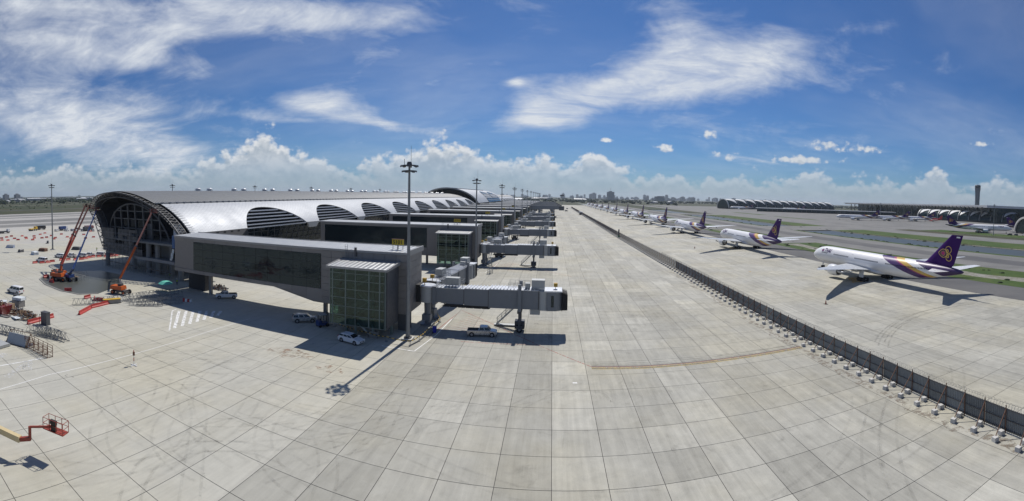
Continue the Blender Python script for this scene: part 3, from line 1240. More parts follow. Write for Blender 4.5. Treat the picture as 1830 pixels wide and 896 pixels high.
# --- unfinished south end: tubular arch truss, inner arch, floors, frame, scaffold sheeting
M['arch_steel'] = mat('dull_arch_steel', (.13, .13, .13), .6, .3, .2)
RIM = [(-136.2, 6.5), (-139, 11), (-142.5, 16.5)] + SEC + [(-94.3, 10.9), (-94.2, 7.5)]


def rimpt(t, off, y):
    x, z = catmull(RIM, t)
    x1, z1 = catmull(RIM, min(1, t + .01))
    x0, z0 = catmull(RIM, max(0, t - .01))
    d = Vector((x1 - x0, z1 - z0)).normalized()
    return Vector((x + d.y * off, y, z - d.x * off))


NR = 46
for off, y, r in ((.15, 85.8, .17), (.15, 88.8, .15), (1.8, 87.2, .15), (1.8, 89.8, .13)):
    b = MB()
    for k in range(NR):
        b.tube(rimpt(k / NR, off, y), rimpt((k + 1) / NR, off, y), r, n=6, caps=False)
    cb(b, 'arch_chord', M['arch_steel'])
b = MB()
for k in range(NR):
    t0, t1 = k / NR, (k + 1) / NR
    b.tube(rimpt(t0, .15, 85.8), rimpt(t0, .15, 88.8), .1, n=5, caps=False)
    b.tube(rimpt(t0, .15, 85.8), rimpt(t0, 1.8, 87.2), .09, n=5, caps=False)
    b.tube(rimpt(t1, .15, 85.8), rimpt(t0, 1.8, 87.2), .08, n=5, caps=False)
    b.tube(rimpt(t0, .15, 88.8), rimpt(t1, 1.8, 87.2), .08, n=5, caps=False)
    b.tube(rimpt(t0, 1.8, 87.2), rimpt(t0, 1.8, 89.8), .08, n=5, caps=False)
    b.tube(rimpt(t1, .15, 85.8), rimpt(t0, .15, 88.8), .07, n=5, caps=False)
lac = cb(b, 'arch_lacing', M['arch_steel'])
lac['kind'] = 'stuff'
b = MB()
for k in range(0, 19):
    t0 = .66 + k * .018
    p, q = rimpt(t0, -.1, 90.0), rimpt(t0 + .018, -.1, 90.0)
    b.tube(p, q, .08, n=5, caps=False)
    b.tube(p, p + Vector((0, 2.6, .2)), .06, n=5, caps=False)
cb(b, 'edge_scaffold', M['steel'])
# roof soffit seen from below near the end
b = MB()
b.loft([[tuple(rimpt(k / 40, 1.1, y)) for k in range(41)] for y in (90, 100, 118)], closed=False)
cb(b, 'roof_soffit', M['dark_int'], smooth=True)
# inner arch of the recessed facade
b = MB()
IA = [(-138, 9.5), (-138.8, 13.5), (-136.6, 17.6), (-132.5, 20.4), (-127, 21.8), (-121, 21.4), (-115, 19.6), (-110, 16.6), (-106.5, 12.6), (-105, 9.8)]
for k in range(30):
    p, q = catmull(IA, k / 30), catmull(IA, (k + 1) / 30)
    b.tube((p[0], 91, p[1]), (q[0], 91, q[1]), .28, n=6, caps=False)
cb(b, 'inner_arch', M['arch_steel'])
ia_at = lambda x: max((catmull(IA, k / 60)[1] for k in range(61) if abs(catmull(IA, k / 60)[0] - x) < 1.2), default=10)
for x in (-136, -131.8, -127.6, -123.4, -119, -114.6, -110.4):
    b = MB()
    b.bar((x + 1.1, 91, 10), (x, 91, ia_at(x) + (2.6 if x > -121 else 0)), .42, .5)
    cb(b, 'raking_mullion', M['arch_steel'])
for z, x0, x1 in ((13.4, -138, -106.5), (16.6, -137, -109.5), (19.3, -134, -114)):
    b = MB()
    b.bar((x0, 91.1, z), (x1, 91.1, z), .3, .3)
    cb(b, 'transom', M['arch_steel'])
xs = [-138, -136, -131.8, -127.6, -123.4, -119]
for i in range(5):
    for z0, z1 in ((10.2, 13.2), (13.6, 16.4)):
        if (i, z0) in ((1, 13.6), (3, 10.2)):
            continue
        piece('facade_pane', M['hallglass'] if z0 > 12 or i % 2 else M['cladding_dark'], conc, xs[i] + 1.3 - ROOT_C.x, 91.25 - ROOT_C.y, z0, xs[i + 1] + .7 - ROOT_C.x, 91.35 - ROOT_C.y, z1)
piece('blank_panel', M['tarp_white'], conc, -104.5 - ROOT_C.x, 92 - ROOT_C.y, 10.2, -99.8 - ROOT_C.x, 92.15 - ROOT_C.y, 15.6)
piece('blank_panel', M['cladding2'], conc, -118.6 - ROOT_C.x, 92.4 - ROOT_C.y, 10.2, -115.2 - ROOT_C.x, 92.5 - ROOT_C.y, 15.2)
b = MB()
b.box(-137.6, 86.8, 9.4, -95.0, 96, 10.0)
cb(b, 'upper_deck', M['structc'])
b = MB()
b.box(-135.6, 86.8, 4.3, -95.4, 95, 5.0)
cb(b, 'lower_deck', M['structc'])
b = MB()
b.box(-117, 86.1, 4.2, -97.5, 86.7, 5.05)
cb(b, 'edge_beam', M['fascia'])
for x, y, r, z1 in ((-133, 86, .8, 4.3), (-94.6, 86, .85, 9.4), (-112, 88, .9, 9.4), (-107.8, 88.4, .9, 9.4), (-103, 90, .8, 9.4), (-121, 89, .8, 4.3)):
    b = MB()
    b.tube((x, y, 0), (x, y, z1), r, n=12)
    cb(b, 'column', M['structc'])
b = MB()
b.box(-114.5, 90.5, 0, -106.2, 91.2, 4.3)
cb(b, 'ground_floor_wall', M['structc'])
b = MB()
b.box(-113.5, 91.5, 5.0, -106, 92, 9.4)
cb(b, 'core_wall', M['structc'])
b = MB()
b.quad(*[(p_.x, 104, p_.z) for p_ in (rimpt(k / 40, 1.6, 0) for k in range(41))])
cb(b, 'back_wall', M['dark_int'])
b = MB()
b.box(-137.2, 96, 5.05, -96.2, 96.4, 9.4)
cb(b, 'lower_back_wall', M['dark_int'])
M['board_a'] = mat('weathered_board', (.115, .11, .10), .8, 0, .25, .8, dirt=.4)  # both board tones carry the end face's shade in their colour, plus dirt blotches
M['board_b'] = mat('shade_toned_board_b', (.16, .15, .135), .8, 0, .25, .8, dirt=.4)
# cladding boards on the lower left of the end face (each a board)
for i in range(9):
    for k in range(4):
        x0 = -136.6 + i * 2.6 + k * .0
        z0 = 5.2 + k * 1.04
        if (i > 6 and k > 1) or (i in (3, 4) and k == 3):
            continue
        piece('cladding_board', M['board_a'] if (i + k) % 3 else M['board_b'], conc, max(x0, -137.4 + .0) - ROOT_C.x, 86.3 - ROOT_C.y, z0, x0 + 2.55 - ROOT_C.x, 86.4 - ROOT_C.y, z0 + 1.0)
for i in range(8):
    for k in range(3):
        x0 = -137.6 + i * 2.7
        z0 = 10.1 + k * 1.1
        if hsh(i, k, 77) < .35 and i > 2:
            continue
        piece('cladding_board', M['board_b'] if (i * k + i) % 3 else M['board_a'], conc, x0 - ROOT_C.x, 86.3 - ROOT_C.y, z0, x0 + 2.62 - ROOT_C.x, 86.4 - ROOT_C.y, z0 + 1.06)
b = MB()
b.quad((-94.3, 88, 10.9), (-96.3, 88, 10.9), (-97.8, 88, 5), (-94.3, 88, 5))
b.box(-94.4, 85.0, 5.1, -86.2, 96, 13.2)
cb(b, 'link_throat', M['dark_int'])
hang = MB()
for k in range(6):
    z = 9.2 - k * .55
    x = -96.4 - .18 * k + .1 * math.sin(k * 2)
    hang.hexa([(x, 84.2, z - .55), (x + .9, 84.2, z - .55), (x + .9, 84.3, z - .55), (x, 84.3, z - .55)], [(x + .15, 84.1, z), (x + 1.1, 84.1, z), (x + 1.1, 84.2, z), (x + .15, 84.2, z)])
tag(hang.build('hanging_sheet', M['tarp_white']), 'torn white sheet hanging at the open end of the concourse', 'sheet')
tp = MB()
tp.hexa([(-95.6, 83.5, 9.6), (-94.4, 83.5, 9.6), (-94.4, 84, 9.6), (-95.6, 84, 9.6)], [(-95.4, 83.4, 13.2), (-94.6, 83.4, 13.2), (-94.6, 83.9, 13.2), (-95.4, 83.9, 13.2)])
tag(tp.build('blue_tarpaulin', M['tarp_blue']), 'blue tarpaulin wrapped round the foot of the roof arch', 'tarpaulin')


# scaffolds
def scaffold(x0, x1, y0, y1, z1, step, label, lift=2.0):
    s_ = thing('scaffold', label, 'scaffold', ((x0 + x1) / 2, (y0 + y1) / 2, 0))
    cx, cy = (x0 + x1) / 2, (y0 + y1) / 2
    nx = max(1, int((x1 - x0) / step))
    ny = max(1, int((y1 - y0) / step))
    st, le = MB(), MB()
    for i in range(nx + 1):
        for j in range(ny + 1):
            x, y = x0 + (x1 - x0) * i / nx - cx, y0 + (y1 - y0) * j / ny - cy
            st.tube((x, y, 0), (x + random.uniform(-.05, .05), y, z1 + random.uniform(-.6, .8)), .035, n=5, caps=False)
    k = lift
    while k < z1:
        for j in range(ny + 1):
            y = y0 + (y1 - y0) * j / ny - cy
            le.tube((x0 - cx, y, k), (x1 - cx, y, k), .03, n=5, caps=False)
        for i in range(nx + 1):
            x = x0 + (x1 - x0) * i / nx - cx
            le.tube((x, y0 - cy, k), (x, y1 - cy, k), .03, n=5, caps=False)
            if i < nx:
                le.tube((x, y0 - cy, k - lift), (x0 + (x1 - x0) * (i + 1) / nx - cx, y0 - cy, k), .025, n=5, caps=False)
        k += lift
    st.build('standards', M['steel'], s_)['kind'] = 'stuff'
    le.build('ledgers', M['steel'], s_)['kind'] = 'stuff'
    pl = MB()
    pl.box(x0 - cx, y0 - cy, lift, x1 - cx, y0 - cy + .6, lift + .05)
    pl.build('deck_board', M['wood'], s_)
    return s_


scaffold(-134, -113, 84.2, 85.8, 13, 2.1, 'tall tube scaffold against the clad left side of the open concourse end')
scaffold(-116, -112.5, 86, 89, 4, 1.6, 'short scaffold tower beneath the open concourse end')
scaffold(-110, -97, 84.4, 85.8, 4.1, 2.2, 'low scaffold along the edge beam of the open concourse end')
scaffold(-122, -113, 62.5, 66, 2.0, .9, 'knee-high forest of steel props standing in the puddle', 1.2)


# ------------------------------------------------------------------ gate links with glazed stair towers
GP = 74.5
GDEF = (-34.0, 76.0)


def zbot(x):
    # underside of the link (local x): high at the concourse, lower at the stair block
    if x < -21:
        return 5.4
    if x < -11:
        return 5.4 - 1.9 * (x + 21) / 10
    return 3.5 - .4 * (x + 11) / 19.7


def make_gate(detail, label, loc):
    r = thing('gate_building', label, 'building', loc, 0, 'gate buildings along the concourse')
    b = MB()
    xs_ = [-52, -21, -17, -14, -11, 8.55]
    low = [(x, zbot(x)) for x in xs_]
    poly = low + [(8.55, 14.2), (-52, 14.2)]
    b.prism(poly, 'y', .14, 8.36)
    b.build('core', M['cladding'], r)
    # roof
    b = MB()
    b.hexa([(-52, -.05, 14.2), (8.75, -.05, 14.2), (8.75, 8.55, 14.2), (-52, 8.55, 14.2)], [(-52, -.05, 14.42), (8.75, -.05, 14.42), (8.75, 8.55, 14.62), (-52, 8.55, 14.62)])
    b.build('roof', M['roofpale'], r)
    b = MB()
    b.box(8.76, -.05, 13.9, 9.0, 8.6, 14.85)
    b.box(-52, -.22, 14.0, 8.98, -.06, 14.40)
    b.box(-52, 8.56, 14.0, 8.98, 8.75, 14.75)
    b.each('parapet', M['fascia'], r)
    P_ = lambda m_, *a, n='cladding_panel': piece(n, m_, r, *a)
    if detail:
        nc, nr = 11, 4
        for i in range(nc):
            for j in range(nr):
                x0, x1 = -45 + 35.6 * i / nc, -45 + 35.6 * (i + 1) / nc
                z0, z1 = 6.3 + 6.9 * j / nr, 6.3 + 6.9 * (j + 1) / nr
                P_(M['linkglass'], x0 + .03, -.02 - .012 * hsh(i, j, 8), z0 + .03, x1 - .03, .10, z1 - .03, n='glass_pane')
        for i in range(12):
            x0, x1 = -52 + 43 * i / 12, -52 + 43 * (i + 1) / 12
            P_(M['cladding'] if i % 2 else M['cladding2'], x0 + .02, -.04, 13.25, x1 - .02, .12, 14.0)
            zb_ = max(zbot(x0), zbot(x1))
            P_(M['cladding2'] if i % 2 else M['cladding'], x0 + .02, -.04, zb_ + .02, x1 - .02, .12, 6.25)
        nx, nz = 8, 8
        for i in range(nx):
            for j in range(nz):
                x0, x1 = -9.1 + 17.7 * i / nx, -9.1 + 17.7 * (i + 1) / nx
                z0, z1 = 3.5 + 10.45 * j / nz, 3.5 + 10.45 * (j + 1) / nz
                P_(M['cladding'] if hsh(i, j, 31) > .45 else M['cladding2'], x0 + .02, -.05 - .01 * hsh(i, j, 4), z0 + .02, x1 - .02, .12, z1 - .02)
        for i in range(4):
            for j in range(nz):
                y0, y1 = .15 + 8.2 * i / 4, .15 + 8.2 * (i + 1) / 4
                z0, z1 = 3.3 + 10.6 * j / nz, 3.3 + 10.6 * (j + 1) / nz
                P_(M['cladding'] if hsh(i, j, 32) > .45 else M['cladding2'], 8.56, y0 + .02, z0 + .02, 8.72 + .01 * hsh(i, j, 6), y1 - .02, z1 - .02)
    else:
        P_(M['linkglass'], -50, -.02, 6.3, -9.4, .10, 13.2, n='glazing')
        P_(M['cladding'], -52, -.04, 13.25, -9.2, .12, 14.0)
        P_(M['cladding'], -9.1, -.05, 3.5, 8.6, .12, 13.95)
        P_(M['cladding2'], 8.56, .15, 3.3, 8.72, 8.35, 13.9)
        P_(M['cladding'], -21, -.04, 5.3, -9.2, .12, 6.25)
    b = MB()
    b.box(-52, 5.0, 0, -46, 8, 5.35)
    b.build('undercroft', M['dark_int'], r)
    for x in (-42.5, -10.2, 6):
        b = MB()
        b.box(x - .35, 3.2, 0, x + .35, 3.9, zbot(x) + .1)
        b.build('column', M['structc'], r)
    b = MB()
    b.box(6.6, .6, 0, 8.4, 3.0, 3.2)
    b.build('plant_cabinet', M['cladding_dark'], r)
    b = MB()
    b.box(-1.9, -.35, 13.2, -1.5, -.06, 14.9)
    b.build('vent_pipe', M['dark_steel'], r)
    b = MB()
    for s in (-.25, .25):
        b.bar((-3.6 + s, -.3, 12.6), (-3.6 + s, -.3, 15.4), .05)
    for k in range(7):
        b.bar((-3.85, -.3, 12.8 + k * .36), (-3.35, -.3, 12.8 + k * .36), .04)
    b.build('roof_ladder', M['steel'], r)['kind'] = 'stuff'
    # stair tower
    tx0, tx1, ty0, ty1, z0, z1 = -4.0, 6.9, -6.0, -.2, 1.9, 12.0
    t = bpy.data.objects.new('stair_tower', None)
    C.objects.link(t)
    t.parent = r
    b = MB()
    b.box(tx1 - .25, ty0 + .25, z0, tx1, ty1, z1)
    b.build('side_cladding', M['cladding_dark'], t)
    b = MB()
    b.box(tx0 - .45, -1.9, z0 - .4, tx0 - .1, ty1, z1 + .3)
    b.build('side_recess', M['rubber_black'], t)
    b = MB()
    b.box(tx0, -.55, z0, tx1 - .3, -.35, z1)
    b.build('inner_wall', M['cladding_dark'], t)
    vx = [tx0, tx0 + .5, tx0 + 3.1, tx0 + 5.0, tx0 + 7.6, tx0 + 9.6, tx0 + 10.5, tx1 - .3]
    hz = [z0, 3.55, 5.1, 6.65, 8.2, 9.75, 11.0, z1]
    b = MB()
    for i, x in enumerate(vx):
        q = .11 if i in (1, 2, 4, 5, 7) else .06
        b.box(x - q, ty0 - .02, z0 - .1, x + q, ty0 + .16, z1)
    for z in hz:
        b.box(tx0, ty0, z - .05, tx1 - .2, ty0 + .1, z + .05)
    for y in (ty0 + 1.9, ty0 + 3.8):
        b.box(tx0 - .05, y - .06, z0, tx0 + .05, y + .06, z1)
    b.each('mullion', M['mullion'], t)
    if detail:
        for i in range(len(vx) - 1):
            if vx[i + 1] - vx[i] < .3:
                continue
            for j in range(7):
                piece('glass_pane', M['towerglass'], t, vx[i] + .03, ty0 + .02, hz[j] + .03, vx[i + 1] - .03, ty0 + .05, hz[j + 1] - .03)
        for j in range(7):
            piece('glass_pane', M['towerglass'], t, tx0 - .02, ty0 + .1, hz[j] + .03, tx0 + .01, ty1 - .5, hz[j + 1] - .03)
    else:
        piece('glazing', M['towerglass'], t, tx0, ty0 + .02, z0, tx1 - .3, ty0 + .05, z1)
        piece('glazing', M['towerglass'], t, tx0 - .02, ty0 + .1, z0, tx0 + .01, ty1 - .5, z1)
    b = MB()
    for k, (za, zc) in enumerate(((.25, 3.0), (3.0, 5.6), (5.6, 8.3), (8.3, 10.6))):
        xa, xb_ = (tx0 + 4.0, tx0 + 7.7)
        pa, pb = ((xb_, ty0 + 1.5, za), (xa, ty0 + 1.5, zc)) if k % 2 == 0 else ((xa, ty0 + 3.0, za), (xb_, ty0 + 3.0, zc))
        b.bar(pa, pb, 1.3, .28)
        q = MB()
        q.bar((pa[0], pa[1] - .6, pa[2] + 1.0), (pb[0], pb[1] - .6, pb[2] + 1.0), .06)
        q.build('stair_handrail', M['bridge_light'], t)
    b.each('stair_flight', M['bridge_light'], t)
    b = MB()
    for z in (3.0, 5.6, 8.3):
        b.box(tx0 + .3, ty0 + .6, z - .12, tx0 + 4.0, -.7, z)
        b.box(tx0 + 7.7, ty0 + .6, z - .12, tx1 - .4, -.7, z)
    b.each('landing', M['structc'], t)
    for x, y in ((tx0 + 2.2, -3.6), (tx0 + 4.8, -5.2), (tx0 + 8.1, -5.1), (tx0 + 10.4, -2.2)):
        b = MB()
        b.box(x - .2, y - .2, 0, x + .2, y + .2, 11.8)
        b.build('column', M['mullion'], t)
    b = MB()
    b.box(tx0 + 7.5, -5.4, 0, tx0 + 8.9, -4.5, 1.1)
    b.build('footing', M['structc'], t)
    b = MB()
    b.hexa([(tx0 - .35, ty0 - .5, z1), (tx1 + .2, ty0 - .5, z1), (tx1 + .2, -.1, z1 + .3), (tx0 - .35, -.1, z1 + .3)], [(tx0 - .35, ty0 - .5, z1 + .16), (tx1 + .2, ty0 - .5, z1 + .16), (tx1 + .2, -.1, z1 + .7), (tx0 - .35, -.1, z1 + .7)])
    b.build('tower_roof', M['roofpale'], t)
    b = MB()
    b.box(tx0 - .5, ty0 - .68, z1 - .16, tx1 + .35, ty0 - .5, z1 + .22)
    b.hexa([(tx1 + .2, ty0 - .5, z1 - .1), (tx1 + .40, ty0 - .5, z1 - .1), (tx1 + .40, -.1, z1 + .2), (tx1 + .2, -.1, z1 + .2)], [(tx1 + .2, ty0 - .5, z1 + .28), (tx1 + .40, ty0 - .5, z1 + .28), (tx1 + .40, -.1, z1 + .85), (tx1 + .2, -.1, z1 + .85)])
    b.hexa([(tx0 - .55, ty0 - .5, z1 - .1), (tx0 - .35, ty0 - .5, z1 - .1), (tx0 - .35, -.1, z1 + .2), (tx0 - .55, -.1, z1 + .2)], [(tx0 - .55, ty0 - .5, z1 + .28), (tx0 - .35, ty0 - .5, z1 + .28), (tx0 - .35, -.1, z1 + .85), (tx0 - .55, -.1, z1 + .85)])
    b.each('roof_edge', M['fascia'], t)
    return r


make_gate(True, 'grey clad gate building nearest the camera, with green glass stair tower', (GDEF[0], GDEF[1], 0))
g2 = make_gate(False, 'second gate building from the camera, behind the nearest masts', (GDEF[0], GDEF[1] + GP, 0))
for k in range(2, 13):
    copy_tree(g2, ORD[k] + ' gate building in the row from the camera' if k < 12 else 'last gate building of the row, nearest the city', (GDEF[0], GDEF[1] + GP * k, 0))


def text_mesh(txt, size, extrude=.01, bold=0.):
    cu = bpy.data.curves.new('lettering', 'FONT')
    cu.body = txt
    cu.size = size
    cu.align_x = 'CENTER'
    cu.align_y = 'CENTER'
    cu.extrude = extrude
    cu.offset = bold
    cu.resolution_u = 3
    o = bpy.data.objects.new('tmp', cu)
    C.objects.link(o)
    dg = bpy.context.evaluated_depsgraph_get()
    me = bpy.data.meshes.new_from_object(o.evaluated_get(dg))
    bpy.data.objects.remove(o)
    bpy.data.curves.remove(cu)
    return me


# rooftop gate number signs
for k in range(5):
    x = -28.5 if k == 0 else -33.2
    s = thing('gate_sign', 'yellow gate number sign on posts, on the ' + ORD[k] + ' gate roof' + (', reading S101' if k == 0 else ''), 'sign', (x, 79.3 + GP * k, 14.45), 0, 'gate number signs')
    b = MB()
    b.box(-1.15, -.1, .95, 1.15, .1, 1.95)
    bd = b.build('sign_board', M['sign_yellow'], s)
    b = MB()
    b.box(-1.2, -.2, 1.96, 1.2, .2, 2.04)
    b.build('sign_hood', M['rusty'], s)
    for px in (-1.0, 0, 1.0):
        b = MB()
        b.bar((px, 0, 0), (px, 0, .96), .09 if px else .2)
        b.build('post', M['steel'], s)
    me = text_mesh('S101' if k == 0 else 'S10' + str(1 + 2 * k), 1.0, .01, .015)
    me.materials.append(M['black'])
    tx = bpy.data.objects.new('lettering', me)
    C.objects.link(tx)
    tx.parent = bd
    tx.location = (0, -.12, 1.45)
    tx.rotation_euler = (PI / 2, 0, 0)


# ------------------------------------------------------------------ passenger boarding bridges
def rail(b, pts, z0, h, w=.05, n=3):
    for i in range(len(pts)):
        b.bar((*pts[i], z0), (*pts[i], z0 + h), w)
        if i + 1 < len(pts):
            for k in range(1, n + 1):
                b.bar((*pts[i], z0 + h * k / n), (*pts[i + 1], z0 + h * k / n), w * .8)


def make_bridge(label):
    r = thing('boarding_bridge', label, 'boarding bridge', (-23.3, 82, 0), 0, 'boarding bridges at the gates')
    b = MB()
    b.tube((0, 0, 4.5), (0, 0, 7.5), 1.55, n=24)
    rot = autosmooth(b.build('rotunda', M['bridge_light'], r))
    b = MB()
    b.tube((0, 0, 7.5), (0, 0, 7.72), 1.75, 1.55, n=24)
    b.build('rotunda_roof', M['bridge_roof'], rot)
    b = MB()
    b.box(-2.0, -1.4, 4.5, -1.2, 1.4, 7.8)
    b.build('building_collar', M['rubber_black'], r)
    b = MB()
    b.tube((0, 0, 0), (0, 0, 4.5), .55, .7, n=12)
    b.box(-.9, -.8, .9, .7, .8, 2.0)
    b.box(-1.1, -1.1, 0, 1.1, 1.1, .25)
    b.build('pedestal', M['bridge'], r)
    b = MB()
    b.box(1.3, -1.5, 4.3, 2.0, 1.5, 7.7)
    b.build('tunnel_collar', M['bridge'], r)
    for nm, x0, x1, hw, za, zc in (('tunnel_section', 2.0, 7.4, 1.30, 4.75, 7.45), ('tunnel_section', 7.4, 12.0, 1.42, 4.55, 7.6), ('tunnel_section', 12.0, 21.2, 1.55, 4.35, 7.75)):
        b = MB()
        b.box(x0, -hw, za, x1, hw, zc)
        sec = b.build(nm, M['bridge'], r)
        b = MB()
        b.box(x0, -hw - .04, zc, x1, hw + .04, zc + .1)
        for q in range(int((x1 - x0) / .62)):
            b.box(x0 + .2 + q * .62, -hw - .02, zc + .1, x0 + .38 + q * .62, hw, zc + .28)
        b.build('section_roof', M['bridge_roof'], sec)
        b = MB()
        b.box(x1 - .14, -hw - .03, za - .03, x1 - .02, hw + .03, zc + .02)
        b.build('section_rib', M['dark_steel'], sec)
    b = MB()
    b.box(3.5, -1.0, 4.0, 12.2, -.85, 4.5)
    for q in range(6):
        b.box(3.2 + q * 1.5, -1.1, 3.95, 4.5 + q * 1.5, -.6, 4.12)
    b.each('cable_tray', M['hoses'], r)
    # cab
    b = MB()
    b.tube((22.1, 0, 4.2), (22.1, 0, 7.7), 1.62, n=24)
    cabr = autosmooth(b.build('cab_rotunda', M['bridge_light'], r))
    b = MB()
    b.prism([(22.6, -1.75), (24.2, -1.75), (25.3, -1.2), (25.3, 1.6), (22.6, 1.75)], 'z', 4.2, 7.6)
    cab = b.build('cab', M['bridge'], r)
    b = MB()
    b.box(22.2, -1.85, 7.62, 25.4, 1.85, 7.85)
    b.build('cab_roof', M['bridge_roof'], cab)
    b = MB()
    b.box(23.4, -1.79, 4.9, 23.9, -1.70, 7.0)
    b.build('cab_window', M['car_glass'], cab)
    b = MB()
    for q in range(5):
        x = 25.3 + q * .22
        b.box(x, -1.6 + q * .04, 4.2 + .02 * q, x + .12, 1.7, 7.75 - .09 * q)
        b.box(x + .12, -1.5, 4.35, x + .22, 1.6, 7.5 - .09 * q)
    b.build('bellows', M['rubber_black'], cab)
    b = MB()
    b.box(19.6, -1.1, 3.3, 21.4, .8, 4.3)
    b.build('service_box', M['bridge_light'], r)
    # lift columns and wheel bogie
    for s in (-1, 1):
        b = MB()
        b.box(17.4, s * 1.85 - .22, 4.0, 18.0, s * 1.85 + .22, 8.9)
        b.build('lift_column', M['bridge'], r)
        b = MB()
        b.box(17.5, s * 1.75 - .16, .9, 17.9, s * 1.75 + .16, 4.1)
        b.build('lift_ram', M['dark_steel'], r)
    b = MB()
    b.box(17.3, -2.0, 3.6, 18.1, 2.0, 4.1)
    b.box(17.2, -1.9, .75, 18.2, 1.9, 1.25)
    b.box(16.8, -.9, .5, 18.6, .9, 1.9)
    b.build('bogie_frame', M['dark_steel'], r)
    for s in (-1.35, -.75, .75, 1.35):
        b = MB()
        b.tube((17.7, s - .22, .55), (17.7, s + .22, .55), .55, n=16)
        wv_ = b.build('wheel', M['tyre'], r)
        b = MB()
        b.tube((17.7, s - .24, .55), (17.7, s + .24, .55), .25, n=10)
        b.build('rim', M['rim'], wv_)
    # service stair on the far side
    b = MB()
    for yy in (2.1, 3.0):
        b.bar((13.0, yy, .3), (17.2, yy, 4.4), .08, .25)
    b.each('stringer', M['bridge_light'], r)
    for k in range(13):
        x, z = 13.2 + k * .32, .5 + k * .315
        piece('tread', M['steel'], r, x - .13, 2.12, z - .02, x + .13, 2.98, z + .02)
    b = MB()
    for yy in (2.1, 3.0):
        b.bar((13.0, yy, 1.4), (17.2, yy, 5.5), .06)
        b.bar((13.0, yy, .9), (17.2, yy, 5.0), .04)
        for k in range(6):
            b.bar((13.2 + k * .8, yy, .5 + k * .78), (13.2 + k * .8, yy, 1.55 + k * .78), .05)
    b.box(12.6, 2.0, .2, 16.9, 3.0, .32)
    b.build('handrail', M['bridge_light'], r)['kind'] = 'stuff'
    # roof plant with railings
    b = MB()
    b.box(3.6, -.6, 8.0, 6.2, .9, 9.35)
    b.build('air_unit', M['bridge_light'], r)
    b = MB()
    b.box(19.8, -.9, 8.05, 22.2, .9, 9.6)
    b.box(18.6, -.7, 8.0, 19.5, .5, 8.9)
    b.each('air_unit', M['bridge_light'], r)
    b = MB()
    rail(b, [(2.0, -1.2), (3.0, -1.2), (4.0, -1.2), (5, -1.2), (6, -1.2), (7.0, -1.2), (7.0, 1.2)], 7.7, 1.3)
    rail(b, [(2.0, 1.2), (3.0, 1.2), (4.0, 1.2), (5, 1.2), (6, 1.2), (7.0, 1.2)], 7.7, 1.3)
    rail(b, [(15.6, -1.4), (16.6, -1.4), (17.4, -1.4), (18.4, -1.4), (19.4, -1.4)], 8.0, 1.1)
    rail(b, [(15.6, 1.4), (16.6, 1.4), (17.4, 1.4), (18.4, 1.4), (19.4, 1.4)], 8.0, 1.1)
    b.build('roof_railing', M['steel'], r)['kind'] = 'stuff'
    for x, y in ((-.6, -.2), (24.2, .2)):
        b = MB()
        b.box(x - .35, y - .35, 8.3, x + .35, y + .35, 8.95)
        b.bar((x, y, 7.6), (x, y, 8.3), .1)
        b.build('amber_beacon', M['beacon'], r)
    return r


br = make_bridge('grey boarding bridge at the nearest gate, reaching out over the silver pickup')
copy_tree(br, 'grey boarding bridge at the nearest gate, swung away behind the building corner', (-23.6, 86.5, 0), math.radians(83))
for k in range(1, 6):
    copy_tree(br, 'grey boarding bridge stretched out at the ' + ORD[k] + ' gate from the camera', (-23.9, 82 + GP * k, 0))
    copy_tree(br, 'grey boarding bridge swung aside at the ' + ORD[k] + ' gate from the camera', (-23.9, 86.5 + GP * k, 0), math.radians(81))


def make_high_bridge(label, loc):
    r = thing('elevated_bridge', label, 'boarding bridge', loc, 0, 'raised boarding bridges beyond the gates')
    b = MB()
    b.box(0, -2, 9.6, 36, 2, 13.6)
    b.build('tunnel', M['bridge'], r)
    b = MB()
    b.box(-.2, -2.2, 13.62, 36.4, 2.2, 14.0)
    b.build('roof', M['bridge'], r)
    b = MB()
    b.prism([(36, -2.4), (40, -2.4), (42, -1.2), (42, 1.8), (36, 2.4)], 'z', 8.6, 13.5)
    b.build('cab', M['cladding_dark'], r)
    for x in (12, 30):
        b = MB()
        b.tube((x, 0, 0), (x, 0, 9.6), .8, n=10)
        b.build('pillar', M['bridge'], r)
    b = MB()
    for x in (14, 31):
        b.box(x - 2, -2.4, 0, x + 2, 2.4, 1.6)
    b.each('bogie', M['dark_steel'], r)
    return r


hb = make_high_bridge('raised boarding bridge on pillars, nearest of the raised row', (-28, 529, 0))
for k in range(1, 6):
    copy_tree(hb, 'raised boarding bridge on pillars, ' + ORD[k] + ' of the raised row', (-28 - k * 1.5, 529 + GP * k, 0))


